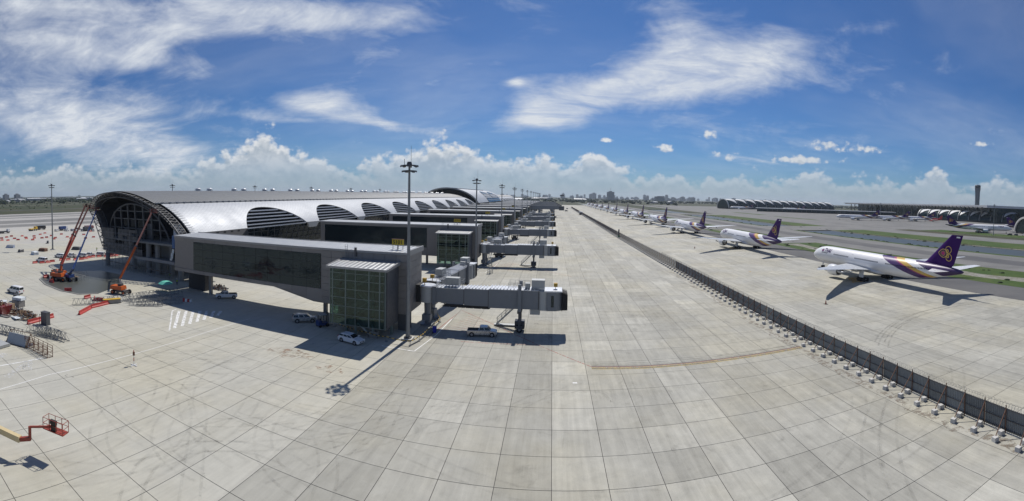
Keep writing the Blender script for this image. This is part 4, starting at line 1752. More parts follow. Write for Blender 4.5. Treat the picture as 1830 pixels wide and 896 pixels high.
# ------------------------------------------------------------------ floodlight masts
def make_mast(label, loc):
    r = thing('floodlight_mast', label, 'mast', loc, 0, 'floodlight masts on the apron')
    b = MB()
    b.tube((0, 0, .3), (0, 0, 29.8), .38, .18, n=16)
    autosmooth(b.build('pole', M['steel'], r))
    b = MB()
    b.box(-.9, -.9, 0, .9, .9, .3)
    b.build('plinth', M['block'], r)
    b = MB()
    b.tube((0, 0, .3), (0, 0, .5), .7, n=12)
    b.build('base_flange', M['dark_steel'], r)
    for z, R_, n in ((29.0, .85, 6), (29.9, 1.12, 8)):
        b = MB()
        for k in range(20):
            a, c = 2 * PI * k / 20, 2 * PI * (k + 1) / 20
            b.bar((R_ * math.cos(a), R_ * math.sin(a), z), (R_ * math.cos(c), R_ * math.sin(c), z), .1)
        for k in range(n):
            a = 2 * PI * k / n
            b.bar((0, 0, z), (R_ * math.cos(a), R_ * math.sin(a), z), .09)
        b.build('head_ring', M['dark_steel'], r)
        for k in range(n):
            a = 2 * PI * k / n + .2
            q = MB()
            q.hexa([(-.26, -.2, -.26), (.26, -.2, -.26), (.26, .2, -.1), (-.26, .2, -.1)], [(-.24, -.16, .05), (.24, -.16, .05), (.24, .16, .08), (-.24, .16, .08)])
            o = q.build('floodlight', M['dark_steel'], r)
            o.location = ((R_ + .25) * math.cos(a), (R_ + .25) * math.sin(a), z - .05)
            o.rotation_euler = (0, 0, a + PI / 2)
    b = MB()
    b.tube((0, 0, 29.8), (0, 0, 30.5), .55, .35, n=10)
    b.build('winch_cap', M['dark_steel'], r)
    b = MB()
    b.tube((.3, 0, 30.2), (.3, 0, 33.2), .03, n=5)
    b.tube((-.9, 0, 29.9), (-.9, 0, 31.0), .05, n=5)
    b.each('lightning_rod', M['steel'], r)
    return r


mast = make_mast('tall grey floodlight mast nearest the camera, beside the first stair tower', (-24.0, 72.2, 0))
for k in range(1, 12):
    copy_tree(mast, 'floodlight mast on the gate side, ' + ORD[k] + ' from the camera', (-25.2, 72.3 + GP * k, 0))
copy_tree(mast, 'floodlight mast standing alone on the open apron by the red barriers', (-185.8, 89.8, 0))
for k in range(1, 6):
    copy_tree(mast, 'floodlight mast behind the concourse, its head above the roof, ' + ORD[k - 1] + ' from the open end', (-186, 89.8 + 73.5 * k, 0))
for k, (x, y) in enumerate(((374, 246), (640, 330), (560, 620), (760, 760), (900, 1100), (1050, 1300), (640, 1400))):
    copy_tree(mast, 'distant floodlight mast by the old terminal, ' + ORD[k] + ' outwards from the parked jet', (x, y, 0))

# striped rope barrier round the nearest gate
rb = thing('rope_barrier', 'black and yellow striped rope barrier round the nearest mast and stair tower', 'barrier', (-24, 71, 0))
path = [(-39, 73.8), (-35, 71.9), (-31, 70.7), (-27, 69.8), (-22.6, 69.2), (-21.9, 72), (-21.6, 76), (-21.4, 80), (-21.3, 84), (-23, 88)]
my, mk = MB(), MB()
n = 0
for i in range(len(path) - 1):
    p, q = Vector((*path[i], 0)), Vector((*path[i + 1], 0))
    L = (q - p).length
    m_ = max(2, int(L / .45))
    for k in range(m_):
        f0_, f1_ = k / m_, (k + 1) / m_
        sag = lambda f: .85 - .16 * math.sin(PI * f)
        (my if n % 2 else mk).tube((*(p + (q - p) * f0_)[:2], sag(f0_)), (*(p + (q - p) * f1_)[:2], sag(f1_)), .075, n=5)
        n += 1
for o_, nm, m_ in ((my, 'yellow_rope', 'yellow'), (mk, 'black_rope', 'black')):
    o = o_.build(nm, M[m_])
    o['kind'] = 'stuff'
    o.parent = rb
    o.matrix_parent_inverse = Matrix.Translation((24, -71, 0))
for x, y in path:
    b = MB()
    b.tube((x + 24, y - 71, 0), (x + 24, y - 71, .95), .05, n=6)
    b.box(x + 24 - .2, y - 71 - .2, 0, x + 24 + .2, y - 71 + .2, .12)
    b.build('post', M['steel'], rb)
g = MB()
for i in range(4, len(path) - 1):
    g.bar((*path[i], .08), (*path[i + 1], .08), .25, .16)
tag(g.build('gate_kerb', M['structc']), kind='structure')

# ------------------------------------------------------------------ site hoarding with braces and ballast blocks
FP = [(41.6, 6), (43.6, 30), (44.4, 50), (44.6, 140), (43.2, 290), (42.8, 1000)]


def fpt(y):
    for i in range(len(FP) - 1):
        if y <= FP[i + 1][1]:
            f = (y - FP[i][1]) / (FP[i + 1][1] - FP[i][1])
            return FP[i][0] + (FP[i + 1][0] - FP[i][0]) * f
    return FP[-1][0]


hoard = thing('site_hoarding', 'long blue-grey corrugated hoarding topped with razor wire, braced on concrete blocks', 'fence', (44, 60, 0))
pan = MB()
nr_ = 22
rows = []
for z in (.12, 2.72):
    rows.append([((.045 if (k // 2) % 2 else -.045), 3.05 * k / (2 * nr_), z) for k in range(2 * nr_ + 1)])
pan.loft(rows, closed=False)
pan_me = pan.build('panel', M['hoarding'])
post_b = MB()
post_b.bar((0, 0, 0), (0, 0, 3.1), .09)
post_me = post_b.build('post', M['rusty'])
br_b = MB()
br_b.bar((0, 0, 2.7), (-2.15, -.1, .3), .08)
br_me = br_b.build('brace', M['rusty'])
bk = MB()
bk.hexa([(-.31, -.29, 0), (.31, -.29, 0), (.31, .29, 0), (-.31, .29, 0)], [(-.28, -.26, .48), (.28, -.26, .48), (.28, .26, .48), (-.28, .26, .48)])
bk_me = bk.build('ballast_block', M['block'])
rl = MB()
for z in (.35, 1.45, 2.65):
    rl.bar((-.09, 0, z), (-.09, 3.05, z), .06, .08)
rl_me = rl.build('rail', M['dark_steel'])
tie = MB()
tie.bar((-2.1, 0, .12), (0, .05, .12), .06, .04)
tie_me = tie.build('ground_tie', M['dark_steel'])
first = {}


def fadd(src, x, y, rz=0., dx=0., dy=0.):
    if src.name not in first:
        first[src.name] = 1
        o = src
    else:
        o = bpy.data.objects.new(src.name.split('.')[0], src.data)
        C.objects.link(o)
    o.parent = hoard
    o.location = (x + dx - 44, y + dy - 60, 0)
    o.rotation_euler = (0, 0, rz)


NB, BP = 48, 3.05
for k in range(NB):
    y = 7.5 + BP * k
    x = fpt(y)
    a = -math.atan2(fpt(y + BP) - x, BP)
    if not 8 < k < 9:
        fadd(pan_me, x + random.uniform(-.03, .03), y, a + random.uniform(-.012, .012))
    fadd(rl_me, x, y, a)
    fadd(post_me, x - .12, y, random.uniform(-.1, .1))
    fadd(br_me, x - .12, y, random.uniform(-.06, .06))
    fadd(bk_me, x - 2.35, y - .1, random.uniform(-.25, .25))
    fadd(bk_me, x - .75, y + .25 + random.uniform(-.15, .15), random.uniform(-.25, .25))
    fadd(tie_me, x - .1, y)
fp_, fq_, fr_ = MB(), MB(), MB()
y = 7.5 + BP * NB
while y < 1000:
    x, x1 = fpt(y), fpt(y + BP)
    for k in range(6):
        f, f1 = k / 6, (k + 1) / 6
        o_ = .05 if k % 2 else -.05
        fp_.box(x + (x1 - x) * f + o_ - .02, y + BP * f, .1, x + (x1 - x) * f + o_ + .02, y + BP * f1, 2.72)
    fq_.bar((x - .15, y, 0), (x - .15, y, 3.1), .1)
    if y < 420:
        fq_.bar((x - .15, y, 2.7), (x - 2.3, y, .3), .08)
    fr_.box(x - 2.7, y - .36, 0, x - 2.0, y + .36, .55)
    fr_.box(x - 1.1, y - .1, 0, x - .45, y + .5, .55)
    y += BP
for b_, nm, m_ in ((fp_, 'far_panels', 'hoarding'), (fq_, 'far_posts', 'rusty'), (fr_, 'far_ballast', 'block')):
    o = b_.build(nm, M[m_])
    o['kind'] = 'stuff'
    o.parent = hoard
    o.matrix_parent_inverse = Matrix.Translation((-44, -60, 0))
wz = MB()
y = 8.0
prev = None
k = 0
while y < 175:
    st = 8 if y < 90 else 5
    a = 2 * PI * (k % st) / st
    R_ = .30 + .05 * math.sin(k * .37)
    p = (fpt(y) + R_ * math.cos(a), y + .06 * math.sin(k * 1.7), 3.05 + R_ * math.sin(a))
    if prev:
        wz.tube(prev, p, .014, n=3, caps=False)
    prev = p
    k += 1
    y += .42 / st
o = wz.build('razor_wire', M['steel'])
o['kind'] = 'stuff'
o.parent = hoard
o.matrix_parent_inverse = Matrix.Translation((-44, -60, 0))
# small things by the hoarding
hut = thing('guard_hut', 'small white roofed guard hut beside the hoarding far along', 'hut', (39.5, 622, 0))
b = MB(); b.box(-1.6, -1.6, 0, 1.6, 1.6, 2.4); b.build('wall', M['dark_steel'], hut)
b = MB(); b.box(-2.6, -2.6, 3.6, 2.6, 2.6, 4.6); b.build('roof', M['white'], hut)
b = MB()
for x in (-2.2, 2.2):
    for yy in (-2.2, 2.2):
        b.bar((x, yy, 0), (x, yy, 3.6), .15)
b.each('post', M['steel'], hut)
gb = thing('green_generator', 'dark green generator beside the hoarding with a tall vent box', 'generator', (41.9, 277, 0))
b = MB(); b.box(-.7, -.9, .2, .7, .9, 1.3); b.build('housing', mat('generator_green', (.03, .16, .07), .5), gb)
b = MB(); b.box(-.35, -.35, 1.3, .35, .35, 5.2); b.build('vent_stack', M['dark_steel'], gb)
b = MB(); b.box(-.8, -1.0, 0, .8, 1.0, .2); b.build('skid', M['dark_steel'], gb)


# ------------------------------------------------------------------ parked jets
def livery():
    m = bpy.data.materials.new('jet_livery')
    m.use_nodes = True
    t = NT(m.node_tree)
    p = t.n['Principled BSDF']
    x, y, z = t.sep(t.node('ShaderNodeTexCoord').outputs['Object'])
    zt = t.sub(8.5, z)
    u = t.sub(t.mul(y, -1.0), t.add(t.mul(zt, 3.0), t.mul(t.mul(zt, zt), .10)))
    cr = t.node('ShaderNodeValToRGB')
    cr.color_ramp.interpolation = 'CONSTANT'
    t.l.new(t.lin(u, 0, 40, 0, 1), cr.inputs[0])
    E_ = cr.color_ramp.elements
    W_ = (.78, .78, .79, 1)
    PU, PU2, GO, MA = (.050, .009, .12, 1), (.034, .006, .09, 1), (.62, .40, .07, 1), (.30, .02, .12, 1)
    stops = [(0, W_), (4.6, PU), (10.2, MA), (11.4, GO), (15.0, W_), (19.4, PU2)]
    E_[0].position, E_[0].color = 0, W_
    E_[1].position, E_[1].color = stops[1][0] / 40, stops[1][1]
    for s, c in stops[2:]:
        e = E_.new(s / 40)
        e.color = c
    n = t.noise(t.node('ShaderNodeTexCoord').outputs['Object'], .8, 5)
    t.l.new(t.mix(t.mul(n, .12), cr.outputs[0], (.5, .5, .5)), p.inputs['Base Color'])
    p.inputs['Roughness'].default_value = .38
    p.inputs['Specular IOR Level'].default_value = .3
    return m


M['livery'] = livery()
M['purple'] = mat('tail_purple', (.040, .005, .105), .5, 0, .06, .5, spec=.15)
M['gold'] = mat('emblem_gold', (.62, .42, .10), .4, .1, .06)
M['magenta'] = mat('emblem_magenta', (.45, .02, .16), .4)
M['jet_white'] = mat('jet_white', (.74, .75, .76), .3, 0, .05, .4, coat=.2, dirt=.06)
M['wing_grey'] = mat('wing_grey', (.52, .54, .56), .35, .1, .06, .4)
M['titanium'] = mat('engine_metal', (.28, .27, .26), .4, .8, .1)
FS = [(0, .06, 4.75), (.35, .62, 4.8), (1.0, 1.12, 4.9), (2.2, 1.72, 5.1), (3.8, 2.28, 5.32), (5.8, 2.72, 5.52), (8.5, 3.0, 5.66), (12, 3.1, 5.7), (20, 3.1, 5.7), (30, 3.1, 5.7), (40, 3.1, 5.7), (48, 3.1, 5.72), (53, 2.98, 5.8), (58, 2.66, 6.05),
      (62, 2.25, 6.32), (66, 1.72, 6.62), (69.5, 1.22, 6.86), (72, .78, 7.0), (73.6, .38, 7.05), (74, .12, 7.06)]
MG = 37.0


def fus(s):
    for i in range(len(FS) - 1):
        if s <= FS[i + 1][0]:
            f = (s - FS[i][0]) / (FS[i + 1][0] - FS[i][0])
            return FS[i][1] + (FS[i + 1][1] - FS[i][1]) * f, FS[i][2] + (FS[i + 1][2] - FS[i][2]) * f
    return FS[-1][1:]


def foil(b, secs, k=0, thick=.11):
    """secs: (x, y_leading, chord, z) from root to tip; a closed lifting surface"""
    prof = [(0, 0), (.06, .42), (.25, .5), (.55, .36), (1, .04), (1, -.04), (.55, -.26), (.25, -.4), (.06, -.3)]
    rings = [[(x, yl - c * u, z + thick * c * w_) for u, w_ in prof] for x, yl, c, z in secs]
    b.loft(rings, True, True, True, k)


def make_jet(label, loc):
    r = thing('jet_airliner', label, 'airplane', loc, 0, 'jets parked in a row beyond the hoarding')
    b = MB()
    n = 28
    rings = [[(R_ * math.cos(2 * PI * k / n), MG - s, z + R_ * 1.0 * math.sin(2 * PI * k / n)) for k in range(n)] for s, R_, z in FS]
    b.loft(rings, True, True, True)
    fo = fixnormals(b.build('fuselage', M['livery'], r, smooth=True))
    # wing-body fairing
    b = MB()
    rr = []
    for s, hw, z0, z1 in ((22, .6, 2.9, 3.4), (25, 2.4, 2.3, 4.0), (30, 3.1, 2.1, 4.4), (36, 3.15, 2.1, 4.3), (41, 2.6, 2.3, 3.9), (45, .7, 2.8, 3.3)):
        zc, zh = (z0 + z1) / 2, (z1 - z0) / 2
        rr.append([(hw * math.cos(2 * PI * k / 14), MG - s, zc + zh * math.sin(2 * PI * k / 14)) for k in range(14)])
    b.loft(rr, True, True, True)
    fixnormals(b.build('belly_fairing', M['jet_white'], r, smooth=True))
    for sd in (-1, 1):
        b = MB()
        foil(b, [(sd * 1.5, MG - 22.5, 15.5, 3.5), (sd * 3.2, MG - 24.2, 13.4, 3.6), (sd * 11, MG - 30.4, 8.6, 4.5), (sd * 22, MG - 39.4, 5.0, 5.8), (sd * 29.5, MG - 45.8, 2.9, 6.8), (sd * 32.4, MG - 49.3, 1.0, 7.2)])
        wg = fixnormals(b.build('wing', M['wing_grey'], r))
        autosmooth(wg, 50)
        for xx, yy, L in ((7.5, -33.5, 5), (14, -38.2, 4.2), (19.5, -42.0, 3.6)):
            b = MB()
            z = 3.6 + (xx - 3) * .12
            b.loft([[(sd * xx + .28 * q * math.cos(2 * PI * k / 8), MG + yy - L * f, z - .5 - .35 * q + .34 * q * math.sin(2 * PI * k / 8)) for k in range(8)] for f, q in ((-.3, .1), (0, .9), (.5, 1), (1, .1))], True, True, True)
            fixnormals(b.build('flap_fairing', M['wing_grey'], wg, smooth=True))
        # engine
        ex, ey, ez = sd * 9.9, MG - 24.6, 2.65
        b = MB()
        prof = [(1.55, 0), (1.72, .25), (1.86, 1.0), (1.88, 2.6), (1.72, 4.2), (1.48, 5.3)]
        b.loft([[(ex + q * math.cos(2 * PI * k / 20), ey - s, ez + q * math.sin(2 * PI * k / 20)) for k in range(20)] for q, s in prof], True)
        b.loft([[(ex + q * math.cos(2 * PI * k / 20), ey - s, ez + q * math.sin(2 * PI * k / 20)) for k in range(20)] for q, s in ((1.55, 0), (1.5, .6), (1.48, 1.2))], True)
        b.loft([[(ex + q * math.cos(2 * PI * k / 20), ey - s, ez + q * math.sin(2 * PI * k / 20)) for k in range(20)] for q, s in ((1.48, 5.3), (1.40, 5.25), (1.38, 4.2))], True)
        en = b.build('engine', M['jet_white'], r, smooth=True)
        b = MB()
        b.tube((ex, ey - 1.2, ez), (ex, ey - 4.4, ez), 1.46, n=20)
        b.build('fan', M['rubber_black'], en)
        b = MB()
        b.loft([[(ex + q * math.cos(2 * PI * k / 16), ey - s, ez + q * math.sin(2 * PI * k / 16)) for k in range(16)] for q, s in ((1.0, 4.3), (.98, 5.4), (.72, 6.9), (.40, 7.0), (.05, 8.1))], True, True, True)
        fixnormals(b.build('exhaust_cone', M['titanium'], en, smooth=True))
        b = MB()
        b.hexa([(ex - .25, ey - 6.2, ez + 1.1), (ex + .25, ey - 6.2, ez + 1.1), (ex + .2, ey - 1.2, ez + 1.6), (ex - .2, ey - 1.2, ez + 1.6)], [(ex - .25, ey - 8.4, 4.3), (ex + .25, ey - 8.4, 4.3), (ex + .2, ey - 4.6, 4.5), (ex - .2, ey - 4.6, 4.5)])
        b.build('pylon', M['jet_white'], en)
        # tailplane
        b = MB()
        foil(b, [(sd * .8, MG - 62.6, 7.0, 6.9), (sd * 10.8, MG - 69.9, 2.3, 7.9)], thick=.08)
        autosmooth(fixnormals(b.build('tailplane', M['jet_white'], r)), 50)
        # main gear
        b = MB()
        b.bar((sd * 5.5, 0, 1.2), (sd * 5.3, .3, 4.0), .36)
        b.bar((sd * 5.4, .4, 2.6), (sd * 3.4, 1.4, 3.4), .16)
        b.bar((sd * 5.5, -1.6, .75), (sd * 5.5, 1.6, .75), .28)
        b.hexa([(sd * 6.3, -1.0, 1.3), (sd * 6.4, -1.0, 1.3), (sd * 6.4, 1.0, 1.3), (sd * 6.3, 1.0, 1.3)], [(sd * 6.0, -1.2, 3.6), (sd * 6.1, -1.2, 3.6), (sd * 6.1, 1.2, 3.6), (sd * 6.0, 1.2, 3.6)])
        gr = b.build('main_gear', M['jet_white'], r)
        for wy in (-1.45, 0, 1.45):
            for wx in (-.7, .7):
                b = MB()
                b.tube((sd * 5.5 + wx - .24, wy, .67), (sd * 5.5 + wx + .24, wy, .67), .67, n=14)
                b.build('wheel', M['tyre'], gr)
    # fin
    b = MB()
    prof = [(0, 0), (.06, .4), (.25, .5), (.55, .34), (1, .05), (1, -.05), (.55, -.34), (.25, -.5), (.06, -.4)]
    rings = []
    for z, yl, c, th in ((7.7, MG - 56.5, 12.8, .085), (9.0, MG - 59.9, 10.6, .085), (17.4, MG - 69.3, 4.1, .08)):
        rings.append([(th * c * w_, yl - c * u, z) for u, w_ in prof])
    b.loft(rings, True, True, True)
    fin = autosmooth(fixnormals(b.build('fin', M['purple'], r)), 50)
    # emblem: three gold loops and a magenta seed, on both faces of the fin

    def ring_pts(pts, wd):
        out = []
        m_ = len(pts)
        for i in range(m_):
            p0, p1 = Vector(pts[i - 1]), Vector(pts[(i + 1) % m_])
            d = (p1 - p0).normalized()
            nn = Vector((-d.y, d.x)) * wd / 2
            out.append((Vector(pts[i]) - nn, Vector(pts[i]) + nn))
        return out

    def leaf(cy, cz, a, b_, tip, rot=0.):
        res = []
        for k in range(22):
            t_ = 2 * PI * k / 22
            q = a * (1 + tip * max(0, math.cos(t_)) ** 6)
            u, v = q * math.cos(t_), b_ * math.sin(t_)
            res.append((cy + u * math.cos(rot) - v * math.sin(rot), cz + u * math.sin(rot) + v * math.cos(rot)))
        return res
    ecy, ecz = MG - 68.0, 11.9
    for sd in (-1, 1):
        for nm, pts, wd, m_, dx in (('emblem_loop', leaf(ecy + 1.3, ecz, 1.3, 1.2, .38), .20, 'gold', .0), ('emblem_loop', leaf(ecy - .55, ecz + 1.1, 1.05, 1.0, .0), .20, 'gold', .012), ('emblem_loop', leaf(ecy - .75, ecz - 1.1, 1.05, 1.0, .0), .20, 'gold', .024),
                                    ('emblem_seed', leaf(ecy + 1.3, ecz, .50, .50, .5), 0, 'magenta', .03), ('emblem_curl', leaf(ecy - .15, ecz + .75, .36, .36, .0), .30, 'gold', .03), ('emblem_curl', leaf(ecy - .35, ecz - .75, .36, .36, .0), .30, 'gold', .035), ('emblem_core', leaf(ecy + 1.3, ecz, .68, .66, .5), .12, 'gold', .04)):
            b = MB()
            xx = sd * (.40 + dx)
            if wd:
                rp = ring_pts(pts, wd)
                for i in range(len(rp)):
                    p, q = rp[i - 1], rp[i]
                    b.quad((xx, *p[0]), (xx, *q[0]), (xx, *q[1]), (xx, *p[1]))
            else:
                b.quad(*[(xx, *p) for p in pts])
            b.build(nm, M[m_], fin)
        b = MB()
        b.quad((sd * .2, MG - 71.1, 16.6), (sd * .2, MG - 72.6, 16.6), (sd * .2, MG - 72.5, 17.0), (sd * .2, MG - 71.3, 17.0))
        b.build('tail_mark', M['jet_white'], fin)
    # cabin windows
    b = MB()
    for sd in (-1, 1):
        s = 9.0
        while s < 62:
            if not any(a < s < c for a, c in ((12.8, 16.5), (25.5, 28.5), (27, 29), (41, 43.5), (43.5, 44.5))):
                R_, zc = fus(s)
                z = 6.35 if s < 50 else 6.35 + (s - 50) * .03
                hh = z - zc
                if R_ > abs(hh) + .3:
                    x = math.sqrt(R_ * R_ - hh * hh)
                    xu = math.sqrt(max(.01, R_ * R_ - (hh + .42) ** 2))
                    b.quad((sd * (x + .012), MG - s, z), (sd * (x + .012), MG - s - .30, z), (sd * (xu + .012), MG - s - .30, z + .42), (sd * (xu + .012), MG - s, z + .42))
            s += .56
    b.build('cabin_windows', M['car_glass'], fo)['kind'] = 'stuff'
    b = MB()
    for sd in (-1, 1):
        for s in (7.2, 14.8, 27, 42.3, 60):
            R_, zc = fus(s)
            pr = []
            for z in (5.5, 7.55):
                hh = z - zc
                pr.append((math.sqrt(max(.01, R_ * R_ - hh * hh)) + .014, z))
            for a, c in ((0, .06), (1.05, 1.11)):
                b.quad((sd * pr[0][0], MG - s - a, pr[0][1]), (sd * pr[0][0], MG - s - c, pr[0][1]), (sd * pr[1][0], MG - s - c, pr[1][1]), (sd * pr[1][0], MG - s - a, pr[1][1]))
            for q in pr:
                b.quad((sd * q[0], MG - s, q[1]), (sd * q[0], MG - s - 1.1, q[1]), (sd * (q[0] - .02), MG - s - 1.1, q[1] + .07), (sd * (q[0] - .02), MG - s, q[1] + .07))
    b.build('door_outlines', M['wing_grey'], fo)['kind'] = 'stuff'
    b = MB()
    for k in range(-3, 3):
        pts = []
        for t_, s, z in ((k + .06, 3.4, 6.35), (k + .94, 3.4, 6.35), (k + .94, 4.5, 7.1), (k + .06, 4.5, 7.1)):
            R_, zc = fus(s)
            a = t_ * .36
            h = z - zc
            q = math.sqrt(max(.02, R_ * R_ - h * h)) + .04
            pts.append((q * math.sin(a), MG - s + q * (math.cos(a) - 1) * .5 + .2, z))
        b.quad(*pts)
    b.each('cockpit_window', M['car_glass'], fo)
    # airline name, wrapped round the flank
    for sd in (-1, 1):
        me = text_mesh('THAI', 1.9, 0.0, .035)
        import bmesh
        bx_ = bmesh.new()
        bx_.from_mesh(me)
        bmesh.ops.triangulate(bx_, faces=bx_.faces)
        bmesh.ops.subdivide_edges(bx_, edges=bx_.edges, cuts=2, use_grid_fill=True)
        bx_.to_mesh(me)
        bx_.free()
        for v in me.vertices:
            u, w_ = v.co.x, v.co.y
            y = MG - 12.6 + (u if sd > 0 else -u)
            z = 7.40 + w_
            R_, zc = fus(MG - y)
            h = z - zc
            x = math.sqrt(max(.05, R_ * R_ - h * h)) + .05
            v.co = (sd * x, y, z)
        me.materials.append(M['purple'])
        o = bpy.data.objects.new('airline_name', me)
        C.objects.link(o)
        o.parent = fo
        for q, (rad, m_) in enumerate(((.55, 'purple'), (.28, 'magenta'))):
            b = MB()
            pts = []
            for y, z in leaf(MG - 9.5, 7.35, rad, rad * .9, .6):
                R_, zc = fus(MG - y)
                h = z - zc
                pts.append((sd * (math.sqrt(max(.05, R_ * R_ - h * h)) + .03 + .02 * q), y, z))
            b.quad(*pts)
            b.build('name_emblem', M[m_], fo)
    # nose gear
    b = MB()
    ng = MG - 6.0
    b.bar((0, ng, .5), (0, ng + .2, 3.3), .24)
    b.bar((0, ng, 1.4), (0, ng - 1.6, 3.1), .12)
    ngo = b.build('nose_gear', M['jet_white'], r)
    for wx in (-.42, .42):
        b = MB()
        b.tube((wx - .17, ng, .52), (wx + .17, ng, .52), .52, n=14)
        b.build('wheel', M['tyre'], ngo)
    return r


jet = make_jet('white and purple airliner nearest the camera in the row beyond the hoarding', (100.3, 112.5, 0))
for k in range(1, 12):
    copy_tree(jet, 'white and purple airliner, ' + ORD[k] + ' from the camera in the row beyond the hoarding', (100.3, 112.5 + 101.5 * k, 0))
for k, (x, y, a, lab) in enumerate(((398, 282, -2.68, 'white and purple airliner parked nose outward below the control tower'), (470, 250, -2.35, 'white and purple airliner half hidden by the glass concourse tip'),
                                    (470, 575, .95, 'white and purple airliner by the old terminal, leftmost of the three together'), (520, 553, .95, 'white and purple airliner by the old terminal, middle of the three together'), (572, 540, .95, 'white and purple airliner by the old terminal, rightmost of the three together'),
                                    (560, 1240, 1.2, 'small distant airliner at the tip of the far white concourse'), (720, 1200, 1.1, 'small distant airliner halfway along the far white concourse'))):
    copy_tree(jet, lab, (x, y, 0), a, 'jets around the old terminal')
# small red jet
rj = None
for o, kk in KIDS[jet.name]:
    pass
rj = thing('small_jet', 'small red and white airliner beside the purple jets at the old terminal', 'airplane', (608, 533, 0), 1.0)
for nm, m_, secs in (('fuselage', 'red_jet', None),):
    M['red_jet'] = mat('red_jet_paint', (.55, .03, .02), .3)
    b = MB()
    b.loft([[(q * math.cos(2 * PI * k / 14), s, 3.6 + q * math.sin(2 * PI * k / 14)) for k in range(14)] for s, q in ((19, .1), (17.5, 1.2), (14, 1.9), (2, 1.95))], True, True, True)
    b.build('forward_fuselage', M['jet_white'], rj, smooth=True)
    b = MB()
    b.loft([[(q * math.cos(2 * PI * k / 14), s, 3.6 + dz_ + q * math.sin(2 * PI * k / 14)) for k in range(14)] for s, q, dz_ in ((1.98, 1.96, 0), (-8, 1.95, 0), (-14, 1.3, .4), (-19, .2, .9))], True, True, True)
    b.build('rear_fuselage', M['red_jet'], rj, smooth=True)
    for sd in (-1, 1):
        b = MB(); foil(b, [(sd * 1.2, 4, 6.5, 2.8), (sd * 17, -4.5, 1.8, 4.0)]); b.build('wing', M['wing_grey'], rj)
        b = MB(); b.tube((sd * 5.6, 4.6, 1.9), (sd * 5.6, .8, 1.9), 1.1, .8, n=12); b.build('engine', M['red_jet'], rj)
    b = MB(); b.hexa([(-.2, -18, 4.6), (.2, -18, 4.6), (.2, -12, 5.2), (-.2, -12, 5.2)], [(-.1, -19.5, 11), (.1, -19.5, 11), (.1, -17, 11), (-.1, -17, 11)]); b.build('fin', M['red_jet'], rj)
    b = MB()
    for x, y in ((-3, -1), (3, -1), (0, 13)):
        b.tube((x, y, 0), (x, y, 2.6), .35, n=8)
    b.each('gear_leg', M['tyre'], rj)


